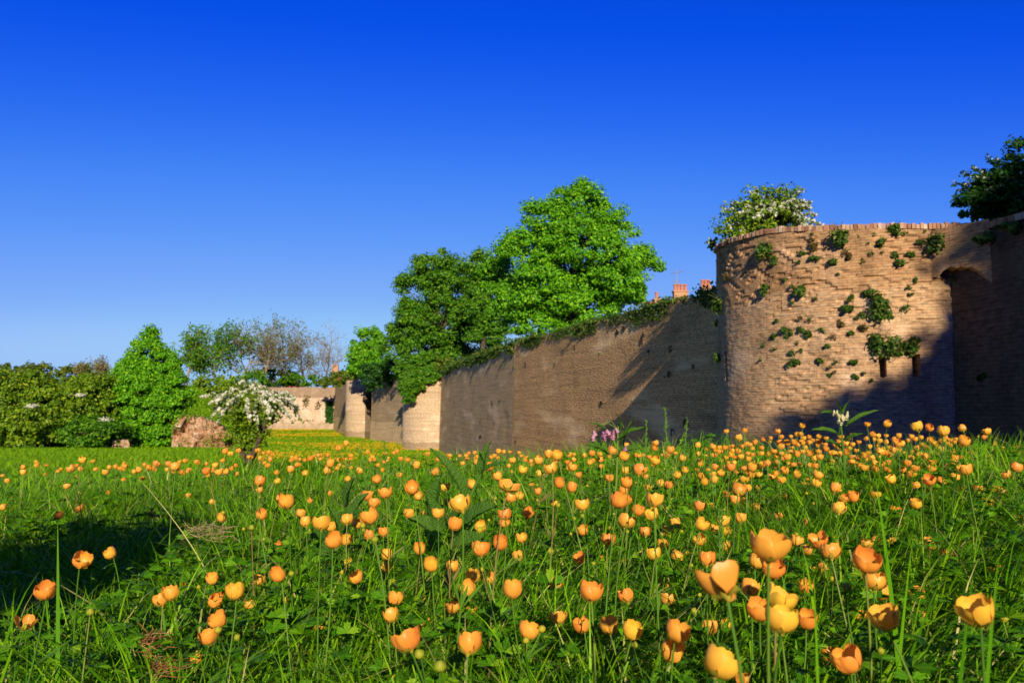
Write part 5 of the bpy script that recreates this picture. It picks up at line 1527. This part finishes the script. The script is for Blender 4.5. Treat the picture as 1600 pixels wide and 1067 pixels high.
# cream comfrey below the tower
d = 2.55
fx = P(1318, 740, d); ft = np.array([fx[0], fx[1], float(ground_z(fx[0], fx[1]))])
t, o0 = plant('comfrey', 'comfrey with cream bells and long pointed leaves below the round tower', 'plant', ft)
st = MB(); top = P(1312, 636, d)
st.tube([ft, (ft + top) / 2 + [.006, 0, 0], top], [.004, .0035, .002], 7)
for e in ((1296, 640), (1325, 650), (1330, 660)):
    q = P(*e, d - .02); st.tube([top - [0, 0, .03], q], .0013, 5)
st.build('stem', M['stem'], t, o0, smooth=True)
bl = MB()
for i in range(12): bell(bl, P(1303 + 26 * rg.random(), 640 + 16 * rg.random(), d - .02 - .02 * rg.random()), .017, rg)
bl.build('bell_flowers', M['cream'], t, o0, smooth=True)
lf = MB()
for b, tp, w in (((1322, 666), (1374, 641), .026), ((1306, 648), (1280, 646), .020), ((1312, 644), (1306, 624), .016), ((1318, 650), (1329, 624), .018), ((1312, 680), (1268, 672), .03), ((1320, 690), (1350, 678), .03), ((1312, 700), (1290, 690), .035)):
    broad_leaf(lf, P(*b, d), P(*tp, d - .04), w, rg, .2)
lf.build('foliage', M['comfrey'], t, o0, smooth=True)
# rosette of rough leaves in the middle
d = 1.9
fx = P(690, 850, d); ft = np.array([fx[0], fx[1], float(ground_z(fx[0], fx[1]))])
t, o0 = plant('broad_leaved_plant', 'plant with long rough quilted leaves standing in the middle of the meadow', 'plant', ft)
lf = MB()
for b, tp, w, dd in (((730, 790), (672, 700), .050, d), ((680, 820), (690, 738), .055, d + .05), ((720, 830), (775, 790), .075, d - .05), ((690, 850), (640, 810), .07, d - .1), ((700, 860), (760, 845), .07, d - .12), ((680, 840), (665, 770), .06, d), ((705, 840), (735, 780), .065, d + .05)):
    broad_leaf(lf, P(*b, dd), P(*tp, dd - .05), w, rg, .2)
lf.build('foliage', M['comfrey'], t, o0, smooth=True)
st = MB(); st.tube([ft, P(735, 775, d), P(760, 722, d)], [.005, .004, .003], 7); st.build('stem', M['stem'], t, o0, smooth=True)
sl = MB()
for b, tp, w in (((752, 745), (766, 690), .035), ((750, 740), (790, 722), .025), ((755, 735), (748, 705), .02)): broad_leaf(sl, P(*b, d), P(*tp, d - .03), w, rg, .15)
sl.build('young_leaves', M['comfrey'], t, o0, smooth=True)
fx = P(530, 850, 1.75); ft = np.array([fx[0], fx[1], float(ground_z(fx[0], fx[1]))])
t, o0 = plant('broad_leaved_plant', 'smaller rough-leaved plant behind the buttercup cluster left of the middle', 'plant', ft)
lf = MB()
for b, tp, w, dd in (((545, 800), (552, 748), .055, 1.9), ((520, 850), (482, 838), .05, 1.6), ((540, 840), (575, 770), .06, 1.8), ((530, 840), (512, 790), .05, 1.75), ((525, 860), (500, 870), .05, 1.6)):
    broad_leaf(lf, P(*b, dd), P(*tp, dd - .04), w, rg, .2)
lf.build('foliage', M['comfrey'], t, o0, smooth=True)
# tall flowering grass stalks against the wall
for i, (bx, tx, ty, d, lb) in enumerate(((1050, 1039, 638, 2.3, 'tallest grass stalk leaning left against the shaded curtain wall'), (1068, 1074, 656, 2.3, 'straight grass stalk right of the tallest one'), (1012, 1010, 660, 2.2, 'grass stalk left of the tallest one, in front of the curtain wall'),
                                        (1120, 1108, 690, 2.2, 'short grass stalk at the foot of the tower edge'), (592, 560, 700, 2.0, 'dark green blade rising before the pale far towers'), (615, 600, 690, 2.4, 'thin grass stalk before the pale ivy-topped tower'),
                                        (950, 895, 745, 1.8, 'bent dry-tipped grass stalk in the middle right'), (1128, 1125, 800, 1.4, 'upright green stalk below the tower edge'))):
    fx = P(bx, 760, d); ft = np.array([fx[0], fx[1], float(ground_z(fx[0], fx[1]))]); tp = P(tx, ty, d)
    t, o0 = plant('grass_stalk', lb, 'grass stalk', ft)
    s = np.linspace(0, 1, 9)[:, None]; c = ft + (tp - ft) * s; c[:, 0] += (s[:, 0] ** 2 - s[:, 0]) * (tp[0] - ft[0] + .02)
    m = MB(); m.tube(c, np.linspace(.0015, .0008, 9), 5)
    m.build('stem', M['stalk'], t, o0)
    m = MB()
    for k in range(34):
        f = .72 + .28 * rg.random(); q = ft + (tp - ft) * f; j = min(8, int(f * 8)); q = c[j] * (1 - (f * 8 - j)) + c[min(8, j + 1)] * (f * 8 - j)
        e = q + np.array([rg.normal(0, .004), rg.normal(0, .004), .010])
        m.tube([q, (q + e) / 2, e], [.0006, .0016, .0004], 4)
    m.build('seed_head', M['stalk'], t, o0)
# dry tufts
def dry(name, label, px, py, d, n, L, mat, sq):
    c0 = P(px, py, d); gz = float(ground_z(c0[0], c0[1])); o0 = np.array([c0[0], c0[1], gz])
    m = MB()
    for i in range(n):
        a = rg.random() * 6.28; r = rg.random() ** .5
        b = np.array([c0[0] + math.cos(a) * r * sq * .5, c0[1] + math.sin(a) * r * sq * .4, max(gz + .04, c0[2] + rg.normal(0, .008))])
        a2 = rg.normal(.5, .9); l = L * (.5 + rg.random()); e = b + np.array([math.cos(a2) * l, .3 * rg.normal() * l, math.sin(a2) * l * .4])
        m.tube([b, (b + e) / 2 + rg.normal(0, l * .08, 3), e], [.0009, .0008, .0003], 3, cap=False)
    return tag(m.build(name, M[mat], loc=o0), label, 'dry grass')
dry('dry_grass_tuft', 'rust-brown tuft of dry grass at the lower left', 232, 1003, 1.12, 40, .026, 'straw', .035)
dry('dry_grass_tuft', 'pale straw lying in the grass right of the dark shadow', 318, 832, 2.0, 60, .045, 'hay', .12)
dry('dry_grass_tuft', 'thin tan straw in the grass left of the vertical group of buttercups', 245, 1045, 1.0, 22, .03, 'straw', .03)
